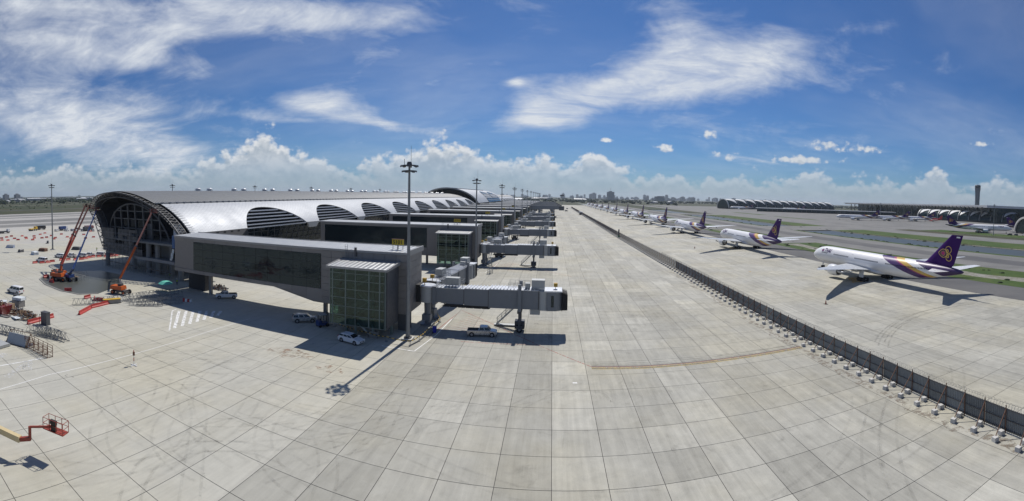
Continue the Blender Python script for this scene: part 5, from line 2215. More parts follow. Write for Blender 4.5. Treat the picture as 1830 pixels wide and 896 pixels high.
# ------------------------------------------------------------------ road vehicles
def make_car(name, label, cat, loc, rz, paint, L=4.5, Wd=1.8, H=1.47, kind='hatch', group=None):
    r = thing(name, label, cat, loc, rz, group)
    h = L / 2
    wr = .33 if kind in ('hatch', 'saloon') else .38
    g0 = .24 if kind == 'hatch' else .34
    if kind == 'hatch':
        low = [(-h, .45), (-h + .05, .86), (-h + .25, .98), (h - 1.35, .98), (h - .35, .78), (h, .62), (h, .38), (h - .1, g0), (-h + .15, g0)]
        cab = [(-h + .1, .96), (-h + .55, H - .04), (-h + 1.2, H), (h - 2.15, H - .03), (h - 1.2, .96)]
    elif kind == 'suv':
        low = [(-h, .5), (-h, 1.05), (h - 1.25, 1.08), (h - .25, .95), (h, .7), (h, .45), (h - .1, g0), (-h + .1, g0)]
        cab = [(-h + .02, 1.04), (-h + .25, H - .05), (-h + .8, H), (h - 1.95, H - .02), (h - 1.2, 1.06)]
    elif kind == 'pickup':
        low = [(-h, .55), (-h, 1.12), (-h + .1, 1.15), (-.45, 1.15), (.9, 1.1), (h - 1.15, 1.12), (h - .2, 1.0), (h, .75), (h, .48), (h - .1, g0), (-h + .1, g0)]
        cab = [(-.55, 1.12), (-.40, H - .06), (.0, H), (.95, H - .04), (h - 1.1, 1.10)]
    else:  # van
        low = [(-h, .4), (-h, 1.15), (h - .9, 1.15), (h - .1, .95), (h, .6), (h, .4), (h - .1, g0), (-h + .1, g0)]
        cab = [(-h + .02, 1.1), (-h + .06, H - .08), (-h + .3, H), (h - 1.7, H), (h - .8, 1.12)]
    w2 = Wd / 2
    b = MB()
    for prof, a, c in ((low, w2, w2),):
        m_ = len(prof)
        cx_ = lambda p, f: (p[0] * f, p[1])
        rings = [[(-w2 + .10, *cx_(p, .985)) for p in prof], [(-w2, *p) for p in prof], [(w2, *p) for p in prof], [(w2 - .10, *cx_(p, .985)) for p in prof]]
        rings = [[(q[1], q[0], q[2] if i in (1, 2) else q[2]) for q in ring] for i, ring in enumerate(rings)]
        rings[0] = [(x, -w2 + .0, z) for x, y, z in rings[1]]
        rings[3] = [(x, w2, z) for x, y, z in rings[2]]
        b.loft([rings[0], rings[3]], True, True, True)
    o = fixnormals(b.build('body', paint, r))
    bv = o.modifiers.new('bevel', 'BEVEL')
    bv.width = .07
    bv.segments = 2
    autosmooth(o, 40)
    if kind == 'pickup':
        b = MB()
        b.box(-h + .12, -w2 + .14, 1.16, -.62, w2 - .14, 1.175)
        b.build('load_bed', M['rubber_black'], r)
    b = MB()
    tw = w2 - .2
    lowr = [(x, -w2 + .06, z) for x, z in cab if z < 1.2], [(x, -tw, z) for x, z in cab if z >= 1.2]
    ringL = [(x, (-w2 + .06) if z < 1.2 else -tw, z) for x, z in cab]
    ringR = [(x, -y, z) for x, y, z in ringL]
    b.loft([ringL, ringR], True, True, True)
    o = fixnormals(b.build('cabin', paint, r))
    bv = o.modifiers.new('bevel', 'BEVEL')
    bv.width = .06
    bv.segments = 2
    autosmooth(o, 40)
    # glazing set 4 mm proud of the cabin
    def lerp(p, q, f): return tuple(a_ + (c_ - a_) * f for a_, c_ in zip(p, q))
    wb = MB()
    pb, pt, ptf, pbf = ringL[0], ringL[1], ringL[-2], ringL[-1]
    for s in (1, -1):
        A, B_, Cc, D = pb, pt, ptf, pbf
        n_ = 2 if kind in ('pickup',) else 3
        zl, zh = .14, .84
        for i in range(n_):
            f0_, f1_ = (i + .06) / n_, (i + .94) / n_
            a0 = lerp(lerp(A, D, f0_), lerp(B_, Cc, f0_), zl)
            a1 = lerp(lerp(A, D, f1_), lerp(B_, Cc, f1_), zl)
            c1 = lerp(lerp(A, D, f1_), lerp(B_, Cc, f1_), zh)
            c0 = lerp(lerp(A, D, f0_), lerp(B_, Cc, f0_), zh)
            P4 = [(x, s * (y - .022), z) for x, y, z in (a0, a1, c1, c0)]
            wb.quad(*P4)
    wb.each('side_window', M['car_glass'], r)
    for nm, A, B_, o_ in (('windscreen', ringL[-1], ringL[-2], .03), ('rear_window', ringL[0], ringL[1], -.03)):
        wb = MB()
        a0, a1 = lerp(A, B_, .12), lerp(A, B_, .88)
        wb.quad((a0[0] + o_, a0[1] + .12, a0[2] + .02), (a0[0] + o_, -a0[1] - .12, a0[2] + .02), (a1[0] + o_, -a1[1] - .1, a1[2] + .02), (a1[0] + o_, a1[1] + .1, a1[2] + .02))
        wb.build(nm, M['car_glass'], r)
    for s in (-1, 1):
        for x in (-h + .85, h - .88):
            b = MB()
            b.tube((x, s * (w2 - .2), wr), (x, s * (w2 + .015), wr), wr, n=18)
            wh = b.build('wheel', M['tyre'], r)
            b = MB()
            b.tube((x, s * (w2 - .1), wr), (x, s * (w2 + .03), wr), wr * .62, n=12)
            b.build('rim', M['rim'], wh)
            b = MB()
            b.tube((x, s * (w2 - .3), wr + .03), (x, s * (w2 + .006), wr + .03), wr + .07, n=18)
            b.build('wheel_arch', M['rubber_black'], r)
        b = MB()
        b.box(h - .30, s * (w2 - .52), .66, h + .012, s * (w2 - .06), .80) if kind == 'hatch' else b.box(h - .2, s * (w2 - .5), .76, h + .012, s * (w2 - .06), .95)
        b.build('headlight', M['lamp'], r)
        b = MB()
        b.box(-h - .012, s * (w2 - .36), .72, -h + .1, s * (w2 - .05), .98)
        b.build('taillight', M['taillamp'], r)
        b = MB()
        mx = pbf[0] - .15
        b.box(mx - .1, s * (w2 + .02), 1.0, mx + .08, s * (w2 + .2), 1.14)
        b.build('mirror', paint, r)
    b = MB()
    b.box(h - .06, -.5, .42, h + .015, .5, .62)
    b.build('grille', M['rubber_black'], r)
    b = MB()
    b.box(h, -.24, .46, h + .02, .24, .56)
    b.box(-h - .02, -.24, .62, -h, .24, .74)
    b.each('number_plate', M['white'], r)
    return r


make_car('hatchback', 'white hatchback parked in the shade of the stair tower', 'car', (-32.3, 67.0, 0), math.radians(-12), M['white_car'], 4.5, 1.8, 1.46, 'hatch')
make_car('pickup_truck', 'silver double cab pickup parked under the nearest boarding bridge', 'pickup', (-12.0, 77.8, 0), math.radians(6), M['silver_car'], 5.3, 1.85, 1.8, 'pickup')
wp = make_car('pickup_truck', 'white single cab pickup in the shade under the link building', 'pickup', (-71, 79.2, 0), math.radians(222), M['white_car'], 5.2, 1.8, 1.72, 'pickup')
make_car('estate_car', 'grey estate car parked beside the first stair tower', 'car', (-45.5, 73.4, 0), math.radians(38), M['silver_car'], 4.7, 1.78, 1.65, 'suv')
make_car('van', 'white van alone on the left apron beside the scrap heap', 'van', (-107.5, 41.0, 0), math.radians(200), M['white_car'], 4.9, 1.8, 1.98, 'van')
make_car('van', 'white van at the end of the barrier line near the lifts', 'van', (-153.5, 69.5, 0), math.radians(200), M['white_car'], 4.9, 1.8, 1.98, 'van')
for k, (x, y, p, kd) in enumerate(((-161, 81, 'white_car', 'van'), (-159, 85.5, 'white_car', 'pickup'), (-157, 89, 'white_car', 'suv'), (-156.5, 92.6, 'white_car', 'pickup'), (-155.5, 96.2, 'white_car', 'suv'), (-154, 100, 'red_car', 'suv'))):
    make_car('parked_car', ('maroon' if p == 'red_car' else 'white') + ' vehicle in the row behind the red barriers, ' + ORD[k] + ' from the lifts', 'car', (x, y, 0), math.radians(200 + 4 * k), M[p], 4.8, 1.8, 1.75, kd, 'cars behind the red barriers')
for k, (x, y, p) in enumerate(((-279, 146, 'white_car'), (-276, 150, 'white_car'), (-272, 156, 'white_car'), (-291, 172, 'silver_car'), (-282, 140, 'white_car'), (-266, 160, 'white_car'), (-284, 158, 'dark_car'))):
    make_car('parked_car', 'small distant ' + {'white_car': 'white', 'silver_car': 'silver', 'dark_car': 'dark'}[p] + ' car on the far left apron, ' + ORD[k] + ' of the cluster', 'car', (x, y, 0), math.radians(30 * k), M[p], 4.6, 1.8, 1.6, 'suv', 'cars on the far left apron')
for k, (x, y) in enumerate(((388, 228), (394, 222), (402, 219), (410, 216), (418, 212), (426, 208), (384, 233))):
    make_car('ground_vehicle', 'service vehicle lined up below the glass concourse tip, ' + ORD[k] + ' from the jet', 'car', (x, y, 0), math.radians(60 + 11 * k), M['white_car' if k % 2 else 'dark_car'], 5.0, 2.0, 1.9, 'van', 'service vehicles by the glass concourse')
for k, (x, y) in enumerate(((-8, 458), (-6, 606), (24, 760), (30, 900))):
    make_car('ground_vehicle', 'dark service vehicle among the far bridges, ' + ORD[k] + ' outwards', 'car', (x, y, 0), math.radians(20 * k), M['dark_car'], 5.2, 2.0, 2.0, 'van', 'service vehicles among the far bridges')

# forklift by the stair tower
fk = thing('forklift', 'blue forklift truck with white canopy beside the striped rope', 'forklift', (-41.0, 72.6, 0), math.radians(60))
b = MB(); b.prism([(-1.1, .3), (-1.1, 1.2), (-.5, 1.25), (-.4, .8), (.9, .8), (1.0, .3)], 'y', -.6, .6); b.build('body', M['blue'], fk)
b = MB(); b.box(-.7, -.6, 2.2, .7, .6, 2.32); b.build('canopy', M['bridge_light'], fk)
b = MB()
for x in (-.65, .6):
    for y in (-.55, .55):
        b.bar((x, y, .9), (x * .95, y, 2.2), .08)
b.each('canopy_post', M['black'], fk)
b = MB()
for y in (-.3, .3):
    b.bar((1.05, y, .1), (1.05, y, 2.6), .14)
b.bar((1.05, -.35, 2.55), (1.05, .35, 2.55), .1)
b.build('lift_mast', M['dark_steel'], fk)
for y in (-.3, .3):
    b = MB(); b.box(1.1, y - .06, .1, 2.1, y + .06, .16); b.build('fork', M['dark_steel'], fk)
for x, y, q in ((.7, .62, .34), (.7, -.62, .34), (-.8, .55, .26), (-.8, -.55, .26)):
    b = MB(); b.tube((x, y - .13, q), (x, y + .13, q), q, n=14); b.build('wheel', M['tyre'], fk)
b = MB(); b.box(-.5, -.25, .85, .0, .25, .98); b.box(-.55, -.25, .98, -.42, .25, 1.5); b.build('seat', M['black'], fk)
# blue wheelie bin
bn = thing('wheelie_bin', 'dark blue wheelie bin beside the kerb at the nearest gate', 'bin', (-20.6, 77.2, 0), .3)
b = MB(); b.hexa([(-.28, -.26, .08), (.28, -.26, .08), (.28, .26, .08), (-.28, .26, .08)], [(-.38, -.36, 1.1), (.38, -.36, 1.1), (.38, .36, 1.1), (-.38, .36, 1.1)]); b.build('body', M['plastic_blue'], bn)
b = MB(); b.hexa([(-.42, -.4, 1.1), (.42, -.4, 1.1), (.42, .4, 1.1), (-.42, .4, 1.1)], [(-.36, -.34, 1.22), (.36, -.34, 1.22), (.36, .34, 1.2), (-.36, .34, 1.2)]); b.build('lid', M['plastic_blue'], bn)
for y in (-.28, .28):
    b = MB(); b.tube((-.3, y - .05, .12), (-.3, y + .05, .12), .12, n=10); b.build('wheel', M['tyre'], bn)
# A-frame ladder between the gates
ld = thing('step_ladder', 'tall steel A-frame ladder on the apron before the second gate', 'ladder', (-19.5, 141.5, 0), .4)
for s in (-1, 1):
    b = MB()
    for x in (-.55, .55):
        b.bar((x, s * 1.1, 0), (x * .7, 0, 4.6), .12)
    b.each('rail', M['steel'], ld)
    for k in range(8):
        f = (k + .5) / 8.5
        piece('rung', M['steel'], ld, -.5, s * 1.1 * (1 - f) - .05, 4.6 * f - .05, .5, s * 1.1 * (1 - f) + .05, 4.6 * f + .05)


# ------------------------------------------------------------------ boom lifts
def make_lift(name, label, loc, rz, base_mat, segs, boom_mats, basket_at, basket_rz=0., scale=1., basket=True, basket_mat='lift_red'):
    """segs: boom joints in coordinates relative to loc (unrotated)"""
    r = thing(name, label, 'boom lift', loc)
    c, s = math.cos(rz), math.sin(rz)

    def Rp(x, y, z): return (c * x * scale - s * y * scale, s * x * scale + c * y * scale, z * scale)

    def rbox(b, x0, y0, z0, x1, y1, z1, tp=0.):
        b.hexa([Rp(x0, y0, z0), Rp(x1, y0, z0), Rp(x1, y1, z0), Rp(x0, y1, z0)], [Rp(x0 + tp, y0 + tp, z1), Rp(x1 - tp, y0 + tp, z1), Rp(x1 - tp, y1 - tp, z1), Rp(x0 + tp, y1 - tp, z1)])
    b = MB(); rbox(b, -1.7, -.8, .55, 1.7, .8, 1.05, .05); rbox(b, -1.9, -1.1, .45, -1.4, 1.1, .75); rbox(b, 1.4, -1.1, .45, 1.9, 1.1, .75); b.build('chassis', M['dark_steel'], r)
    for x in (-1.6, 1.6):
        for y in (-1.15, 1.15):
            b = MB(); b.tube(Rp(x, y - .22, .55), Rp(x, y + .22, .55), .55 * scale, n=16)
            wh = b.build('wheel', M['tyre'], r)
            b = MB(); b.tube(Rp(x, y - .25, .55), Rp(x, y + .25, .55), .28 * scale, n=10); b.build('rim', base_mat, wh)
    b = MB(); rbox(b, -2.5, -1.15, 1.15, .9, 1.15, 2.0, .12); b.build('turntable_cover', base_mat, r)
    b = MB(); rbox(b, -2.7, -1.0, 1.2, -2.45, 1.0, 2.1); b.build('counterweight', M['dark_steel'], r)
    b = MB(); rbox(b, -.6, -.5, 2.0, .4, .5, 2.5); b.build('boom_pivot', M['dark_steel'], r)
    for i in range(len(segs) - 1):
        b = MB()
        w0 = (.46 - .07 * i) * scale
        b.bar(segs[i], segs[i + 1], w0, w0 * 1.2)
        b.build('boom_section', boom_mats[min(i, len(boom_mats) - 1)], r)
        if i:
            b = MB()
            p = Vector(segs[i])
            b.tube(p - Vector((.35, 0, 0)), p + Vector((.35, 0, 0)), .28 * scale, n=10)
            b.build('boom_joint', M['dark_steel'], r)
    if basket:
        bo = bpy.data.objects.new('basket', None)
        C.objects.link(bo)
        bo.parent = r
        bo.location = basket_at
        bo.rotation_euler = (0, 0, basket_rz)
        b = MB()
        b.box(-1.2, -.45, 0, 1.2, .45, .09)
        b.build('floor', M[basket_mat], bo)
        b = MB()
        P4 = [(-1.2, -.45), (-.4, -.45), (.4, -.45), (1.2, -.45), (1.2, .45), (.4, .45), (-.4, .45), (-1.2, .45), (-1.2, -.45)]
        rail(b, P4, .05, 1.1, .045, 2)
        b.build('guard_rail', M[basket_mat], bo)['kind'] = 'stuff'
        b = MB()
        b.box(-.35, -.44, .75, .35, -.2, 1.15)
        b.box(-.3, -.35, .1, .3, -.2, .7)
        b.build('control_box', M['black'], bo)
    return r


M['lift_dark'] = mat('dark_red_boom', (.10, .035, .028), .6, 0, .15, 3, dirt=.3)
# foreground lift, machine just outside the left edge
L0 = Vector((-46.2, 11.0, 0))
make_lift('boom_lift', 'cream boom and red basket of a lift reaching in at the lower left corner', L0, .55, M['lift_red'],
          [Vector((0, 0, 2.2)), Vector((-38.9, 15.4, 2.35)) - L0 + Vector((-.0, -.4, -.35))], [M['boom_cream']],
          Vector((-37.75, 18.2, 2.6)) - L0, math.radians(25))
jr = MB()
p = Vector((-38.9, 15.0, 2.0)) - L0
jr.bar(p, p + Vector((.55, .85, .15)), .3, .36)
jr.bar(p + Vector((.5, .8, 0)), p + Vector((.5, .8, 1.3)), .2, .24)
jr.bar(p + Vector((.5, .8, 1.25)), Vector((-38.0, 17.8, 3.0)) - L0, .14, .18)
jo = jr.build('jib', M['lift_red'])
jo.parent = [o for o in C.objects if o.name.startswith('boom_lift')][0]
bl = [o for o in C.objects if o.name.startswith('boom_lift')][0]
b = MB()
b.bar(Vector((0, 0, 1.95)), Vector((-39.2, 14.9, 1.78)) - L0, .36, .12)
b.build('boom_underside', M['orange'], bl)

make_lift('boom_lift', 'rust red boom lift standing in the puddle, boom raised to the roof edge', (-119.5, 60.5, 0), .3, M['orange'],
          [Vector((0, 0, 2.4)), Vector((-.6, .4, 4.6)), Vector((-5.6, 7.2, 12.6)), Vector((-11.6, 15.4, 21.4))], [M['orange'], M['lift_red'], M['lift_dark']], Vector((-12.4, 16.4, 21.0)), .8, 1.2)
make_lift('boom_lift', 'second red boom lift in the puddle, its boom parallel to the first', (-117.0, 59.0, 0), .5, M['orange'],
          [Vector((0, 0, 2.4)), Vector((-.6, .6, 4.4)), Vector((-6.2, 8.4, 12.2)), Vector((-13.2, 17.6, 20.8))], [M['orange'], M['lift_red'], M['lift_dark']], Vector((-13.9, 18.6, 20.5)), .8, 1.15)
make_lift('boom_lift', 'blue boom lift in the puddle, slim dark blue boom against the arch', (-115.3, 61.2, 0), .2, M['blue'],
          [Vector((0, 0, 2.2)), Vector((.6, .6, 3.2)), Vector((-9.6, 11.0, 11.2)), Vector((-21.6, 22.6, 19.4))], [M['blue'], M['blue'], M['blue']], Vector((-22.2, 23.2, 19.4)), .2, .95)
make_lift('boom_lift', 'bright orange boom lift beneath the open concourse end', (-92.2, 63.4, 0), .35, M['orange'],
          [Vector((0, 0, 2.2)), Vector((-3.6, 2.0, 2.9)), Vector((-3.6, 7.5, 11.2)), Vector((-13.2, 20.6, 19.4))], [M['dark_steel'], M['orange'], M['lift_dark']], Vector((-13.4, 21.6, 19.4)), .3, 1.05)


# ------------------------------------------------------------------ red water-filled barriers
def barrier_mesh():
    b = MB()
    b.prism([(-.3, 0), (.3, 0), (.28, .25), (.12, .45), (.10, .85), (-.10, .85), (-.12, .45), (-.28, .25)], 'y', -.95, .95)
    return b.build('red_barrier', M['red'])


b0 = barrier_mesh()
bm = b0.data
bpy.data.objects.remove(b0)


def barrier(x, y, rz, label, group):
    o = bpy.data.objects.new('red_barrier', bm)
    C.objects.link(o)
    o.location = (x, y, 0)
    o.rotation_euler = (0, 0, rz)
    return tag(o, label, 'barrier', group)


k = 0
for p, q, n_ in (((-80, 33), (-82.2, 39.5), 4), ((-81, 45), (-84, 49.5), 3), ((-84.4, 50), (-85.5, 55.5), 3)):
    d = Vector(q) - Vector(p)
    for i in range(n_):
        c = Vector(p) + d * (i + .5) / n_
        barrier(c.x, c.y, math.atan2(d.y, d.x) - PI / 2, ('red plastic barrier lying under the dark cabinet' if k < 4 else 'red plastic barrier in the line ending at the yellow-lidded box'), 'red barriers by the dark cabinet' if k < 4 else 'red barriers by the yellow-lidded box')
        k += 1
for x, y in ((-93, 54), (-90.5, 54.5), (-103, 54), (-116, 55.5), (-124, 57.5), (-89, 55)):
    barrier(x, y, random.uniform(0, 3), 'red plastic barrier at the edge of the puddle', 'red barriers round the puddle')
for i in range(17):
    f = i / 16
    if i in (4,):
        continue
    barrier(-152 + 1.5 * math.sin(i), 66 + 38 * f, .1 + random.uniform(-.2, .2), 'red plastic barrier in the row before the parked cars', 'red barriers before the parked cars')
for x, y in ((-257, 93), (-246, 94), (-259, 104), (-242, 100), (-242, 105), (-240, 109), (-242, 113), (-236, 116), (-263, 156), (-223, 129), (-240, 84), (-238, 87), (-238, 93), (-250, 120), (-256, 130), (-248, 134), (-236, 124), (-228, 122), (-262, 118), (-265, 146), (-244, 140), (-233, 100), (-252, 88), (-262, 98), (-230, 112), (-254, 110),
             (-248, 102), (-270, 125), (-226, 136), (-258, 142)):
    for q in range(1):
        barrier(x + random.uniform(-.3, .3), y + q * 2.0, random.uniform(-.2, .2), 'red plastic barrier out on the far left apron', 'red barriers on the far left apron')


# ------------------------------------------------------------------ building-site clutter on the left
def lattice(name, label, loc, rz, L, h, wd, step, m_, group=None, tilt=0.):
    """triangular lattice girder lying on the ground"""
    r = thing(name, label, 'girder', loc, rz, group)
    ch, web = MB(), MB()
    for y, z in ((-wd / 2, .06), (wd / 2, .06), (0, h)):
        ch.tube((-L / 2, y, z), (L / 2, y, z), .045, n=5)
    n_ = int(L / step)
    for i in range(n_):
        x0, x1 = -L / 2 + L * i / n_, -L / 2 + L * (i + 1) / n_
        xm = (x0 + x1) / 2
        for y in (-wd / 2, wd / 2):
            web.tube((x0, y, .06), (xm, 0, h), .03, n=4, caps=False)
            web.tube((xm, 0, h), (x1, y, .06), .03, n=4, caps=False)
        web.tube((x0, -wd / 2, .06), (x1, wd / 2, .06), .025, n=4, caps=False)
    ch.each('chord', m_, r)
    web.build('web', m_, r)['kind'] = 'stuff'
    return r


lt = lattice('lattice_girder', 'galvanised lattice girder by the dark cabinet, longest of that group', (-73.5, 32.5, 0), math.radians(20), 6.0, 1.5, 1.2, .9, M['steel'], 'lattice girders left of the open apron')
for k, (x, y, a) in enumerate(((-72.0, 33.6, .35), (-70.8, 33.2, .5), (-70.0, 34.2, .2))):
    copy_tree(lt, 'galvanised lattice girder by the dark cabinet, ' + ORD[k + 1] + ' of that group', (x, y, 0), a)
for k, (x, y, a) in enumerate(((-76.5, 26.8, .5), (-75.0, 27.8, .45))):
    copy_tree(lt, 'galvanised lattice girder beside the leaning white panels, ' + ORD[k] + ' of two', (x, y, 0), a)
for k, (x, y, a) in enumerate(((-88, 50.5, 1.2), (-86.8, 54.2, 1.25), (-85.6, 58.5, 1.3), (-85.4, 62.6, 1.35), (-85.2, 66.5, 1.4), (-82.6, 62.0, 1.2), (-81.2, 64.4, 1.1), (-79.8, 60.6, .9), (-78.2, 61.4, .8), (-77.6, 63.4, .9), (-82.4, 67.8, 1.0), (-80.6, 70.2, 1.1), (-78.9, 68.4, .7), (-83.6, 71.6, 1.2), (-76.6, 66.2, .9))):
    copy_tree(lt, 'galvanised lattice girder in the heap by the green parasol, ' + (ORD[k] if k < 14 else 'last') + ' from the yellow-lidded box', (x, y, .0), a)
# welded steel rack
rk = thing('steel_rack', 'long rusty open steel rack standing on the open apron', 'rack', (-65.2, 28.6, 0), math.radians(8))
b = MB()
for x in (-3.4, -2.0, -.7, .7, 2.0, 3.4):
    for y in (-.5, .5):
        b.bar((x, y, 0), (x, y, 1.8), .07)
    b.bar((x, -.5, .1), (x, .5, .1), .06)
    b.bar((x, -.5, .9), (x, .5, .9), .06)
b.each('upright', M['rusty'], rk)
b = MB()
for y in (-.5, .5):
    for z in (.12, .55, .95, 1.35, 1.75):
        b.bar((-3.4, y, z), (3.4, y, z), .055)
b.each('rail', M['rusty'], rk)
# leaning white panels on an A-frame
pf = thing('panel_stack', 'white panels leaning on an A-frame on a dark sheet', 'panels', (-70.2, 27.2, 0), math.radians(28))
b = MB(); b.box(-2.6, -1.3, .0, 2.6, 1.3, .05); b.build('ground_sheet', M['dark_car'], pf)
for k in range(6):
    b = MB()
    y = -.9 + k * .16
    b.hexa([(-2.0 + .15 * k, y, .06), (2.0, y, .06), (2.0, y + .07, .06), (-2.0 + .15 * k, y + .07, .06)], [(-2.0 + .15 * k, y + .75, 1.7 - .06 * k), (2.0, y + .75, 1.7 - .06 * k), (2.0, y + .82, 1.7 - .06 * k), (-2.0 + .15 * k, y + .82, 1.7 - .06 * k)])
    b.build('panel', M['bridge_light'], pf)
b = MB()
for x in (-2.2, 2.3):
    b.bar((x, -.8, .05), (x, .5, 2.0), .09)
    b.bar((x, 1.2, .05), (x, .5, 2.0), .09)
b.bar((-2.2, .5, 2.0), (2.3, .5, 2.0), .08)
b.each('frame_bar', M['rusty'], pf)
ps = thing('sheet_stack', 'low stack of pale sheets at the left edge of the picture', 'sheets', (-70.8, 23.8, 0), .3)
for k in range(4):
    piece('sheet', M['bridge_light'], ps, -1.8 + .1 * k, -1.2, .12 * k + .1, 1.8, 1.2 - .08 * k, .12 * k + .18)
b = MB(); b.box(-1.6, -1, 0, 1.6, 1, .1); b.build('bearer', M['wood'], ps)
# dark cabinet
cbt = thing('cabinet', 'tall dark grey cabinet standing behind the red barrier', 'cabinet', (-78.3, 36.0, 0), .3)
b = MB(); b.box(-.8, -.5, .1, .8, .5, 2.4); b.build('body', M['cladding_dark'], cbt)
b = MB(); b.box(-.85, -.55, 2.4, .85, .55, 2.5); b.build('top', M['dark_steel'], cbt)
b = MB(); b.box(-.9, -.6, 0, .9, .6, .1); b.bar((-1.2, -.5, 0), (-1.2, -.5, 1.9), .06); b.bar((-1.2, -.5, 1.9), (-.8, -.5, 1.9), .06); b.build('plinth', M['dark_steel'], cbt)
# scrap heap
for k, (x, y, r_, lab) in enumerate(((-84.5, 34.6, 2.6, 'heap of tangled scrap metal behind the cabinet'), (-88.5, 34.6, 2.0, 'smaller heap of scrap and cable beside the crates'), (-79.5, 85.6, 2.2, 'heap of tied steel bar by the edge of the shade'), (-83.0, 84.0, 2.6, 'heap of site rubbish under blue sheeting below the link'))):
    h_ = thing('scrap_heap', lab, 'heap', (x, y, 0))
    ms = [MB(), MB(), MB()]
    for i in range(150):
        a, q = random.uniform(0, 2 * PI), r_ * math.sqrt(random.random())
        z = max(.08, (1 - q / r_) * 1.3 * random.random())
        p = Vector((q * math.cos(a) * 1.25, q * math.sin(a) * .8, z))
        d = Vector((random.gauss(0, 1), random.gauss(0, 1), random.gauss(0, .35))).normalized() * random.uniform(.4, 1.3)
        e = p + d
        e.z = max(.05, e.z)
        ms[i % 3].bar(p, e, random.uniform(.04, .16), random.uniform(.03, .3))
    ms[0].build('steel_scrap', M['steel'], h_)['kind'] = 'stuff'
    ms[1].build('rusty_scrap', M['rusty'] if k != 3 else M['tarp_blue'], h_)['kind'] = 'stuff'
    ms[2].build('timber_scrap', M['wood'] if k < 2 else M['dark_steel'], h_)['kind'] = 'stuff'
# stacked crates and boxes by the scrap
for k, (x, y, w_, d_, h0, h_, m_, lab) in enumerate(((-94.2, 36.6, 2.4, 1.8, 0, 1.4, 'cladding2', 'grey metal bin behind the scrap heap'), (-94.2, 36.8, 2.5, 1.9, 1.42, .7, 'tarp_white', 'pale crate stacked on the grey metal bin'), (-92.5, 34.0, 1.6, 1.3, 0, 1.3, 'wood', 'brown timber crate beside the scrap heap'), (-99, 38, 1.2, 1.2, 0, 1.7, 'dark_steel', 'dark green pump unit behind the crates'),
                                             (-97, 33.6, 2.2, 1.8, 0, 1.0, 'tarp_white', 'white wrapped pallet beside the skip'))):
    r = thing('crate', lab, 'crate', (x, y, h0), .3 + .2 * k)
    b = MB(); b.box(-w_ / 2, -d_ / 2, .1, w_ / 2, d_ / 2, h_); o = b.build('body', M[m_], r)
    b = MB()
    for q in (-w_ / 2 - .02, w_ / 2 - .06):
        for s in (-d_ / 2 - .02, d_ / 2 - .06):
            b.box(q, s, 0, q + .08, s + .08, h_ + .04)
    b.each('corner_post', M['dark_steel'], r)
    for q in range(3):
        piece('batten', M[m_], r, -w_ / 2 - .03, -d_ / 2 - .03, .2 + q * (h_ - .3) / 2.4, w_ / 2 + .03, -d_ / 2 + .0, .3 + q * (h_ - .3) / 2.4)
sk = thing('skip', 'maroon skip with a blue and white poster at the left edge', 'skip', (-90.5, 30.6, 0), .42)
b = MB(); b.hexa([(-2.6, -1.2, .1), (2.2, -1.2, .1), (2.2, 1.2, .1), (-2.6, 1.2, .1)], [(-3.0, -1.5, 2.0), (2.7, -1.5, 2.0), (2.7, 1.5, 2.0), (-3.0, 1.5, 2.0)]); b.build('hull', M['red_car'], sk)
b = MB()
for q in range(5):
    x = -2.4 + q * 1.1
    b.bar((x, -1.26, .1), (x, -1.55, 1.95), .12)
b.bar((-3, -1.56, 1.98), (2.7, -1.56, 1.98), .14)
b.each('rib', M['red_car'], sk)
b = MB()
b.quad(*[(.6 + .95 * math.cos(2 * PI * q / 20), -1.66 + (.55 * math.sin(2 * PI * q / 20)) * -.1, 1.25 + .55 * math.sin(2 * PI * q / 20)) for q in range(20)]); po = b.build('poster', M['blue'], sk)
b = MB()
b.quad(*[(.75 + .55 * math.cos(2 * PI * q / 20), -1.69 + (.3 * math.sin(2 * PI * q / 20)) * -.1, 1.25 + .3 * math.sin(2 * PI * q / 20)) for q in range(20)]); b.build('poster_oval', M['tarp_white'], po)
b = MB()
for q in range(40):
    b.bar((random.uniform(-2.6, 2.3), random.uniform(-1.1, 1.1), random.uniform(1.7, 2.3)), (random.uniform(-2.6, 2.3), random.uniform(-1.1, 1.1), random.uniform(1.8, 2.6)), .12, .2)
b.build('scrap_load', M['wood'], sk)['kind'] = 'stuff'
b = MB()
for q in range(6):
    b.box(-86.5 + q * .3, 31.8, 0.05 + .06 * q, -84.9 + q * .3, 32.9, .1 + .06 * q)
tag(b.build('sheet_pile', M['tarp_white']), 'low heap of pale blue sheeting in front of the scrap', 'sheets')
pl = thing('pipe_rack', 'bundle of bright metal rails lying in front of the skip', 'rails', (-87.4, 30.8, 0), .5)
for q in range(5):
    b = MB(); b.box(-1.4, -.5 + q * .22, .15, 1.4, -.36 + q * .22, .35); b.build('rail', M['chrome'], pl)
b = MB(); b.box(-1.2, -.6, 0, -1.0, .7, .15); b.box(1.0, -.6, 0, 1.2, .7, .15); b.each('bearer', M['wood'], pl)
yb = thing('ballast_box', 'grey box with an orange-yellow lid at the end of the red barriers', 'box', (-85.6, 56.2, 0), 1.25)
b = MB(); b.box(-2.0, -.6, .1, 2.0, .6, .9); b.build('body', M['cladding2'], yb)
b = MB(); b.box(-2.05, -.65, .9, 2.05, .65, 1.05); b.build('lid', M['yellow'], yb)
b = MB(); b.box(-2.2, -.5, 0, -1.8, .5, .1); b.box(1.8, -.5, 0, 2.2, .5, .1); b.each('foot', M['dark_steel'], yb)
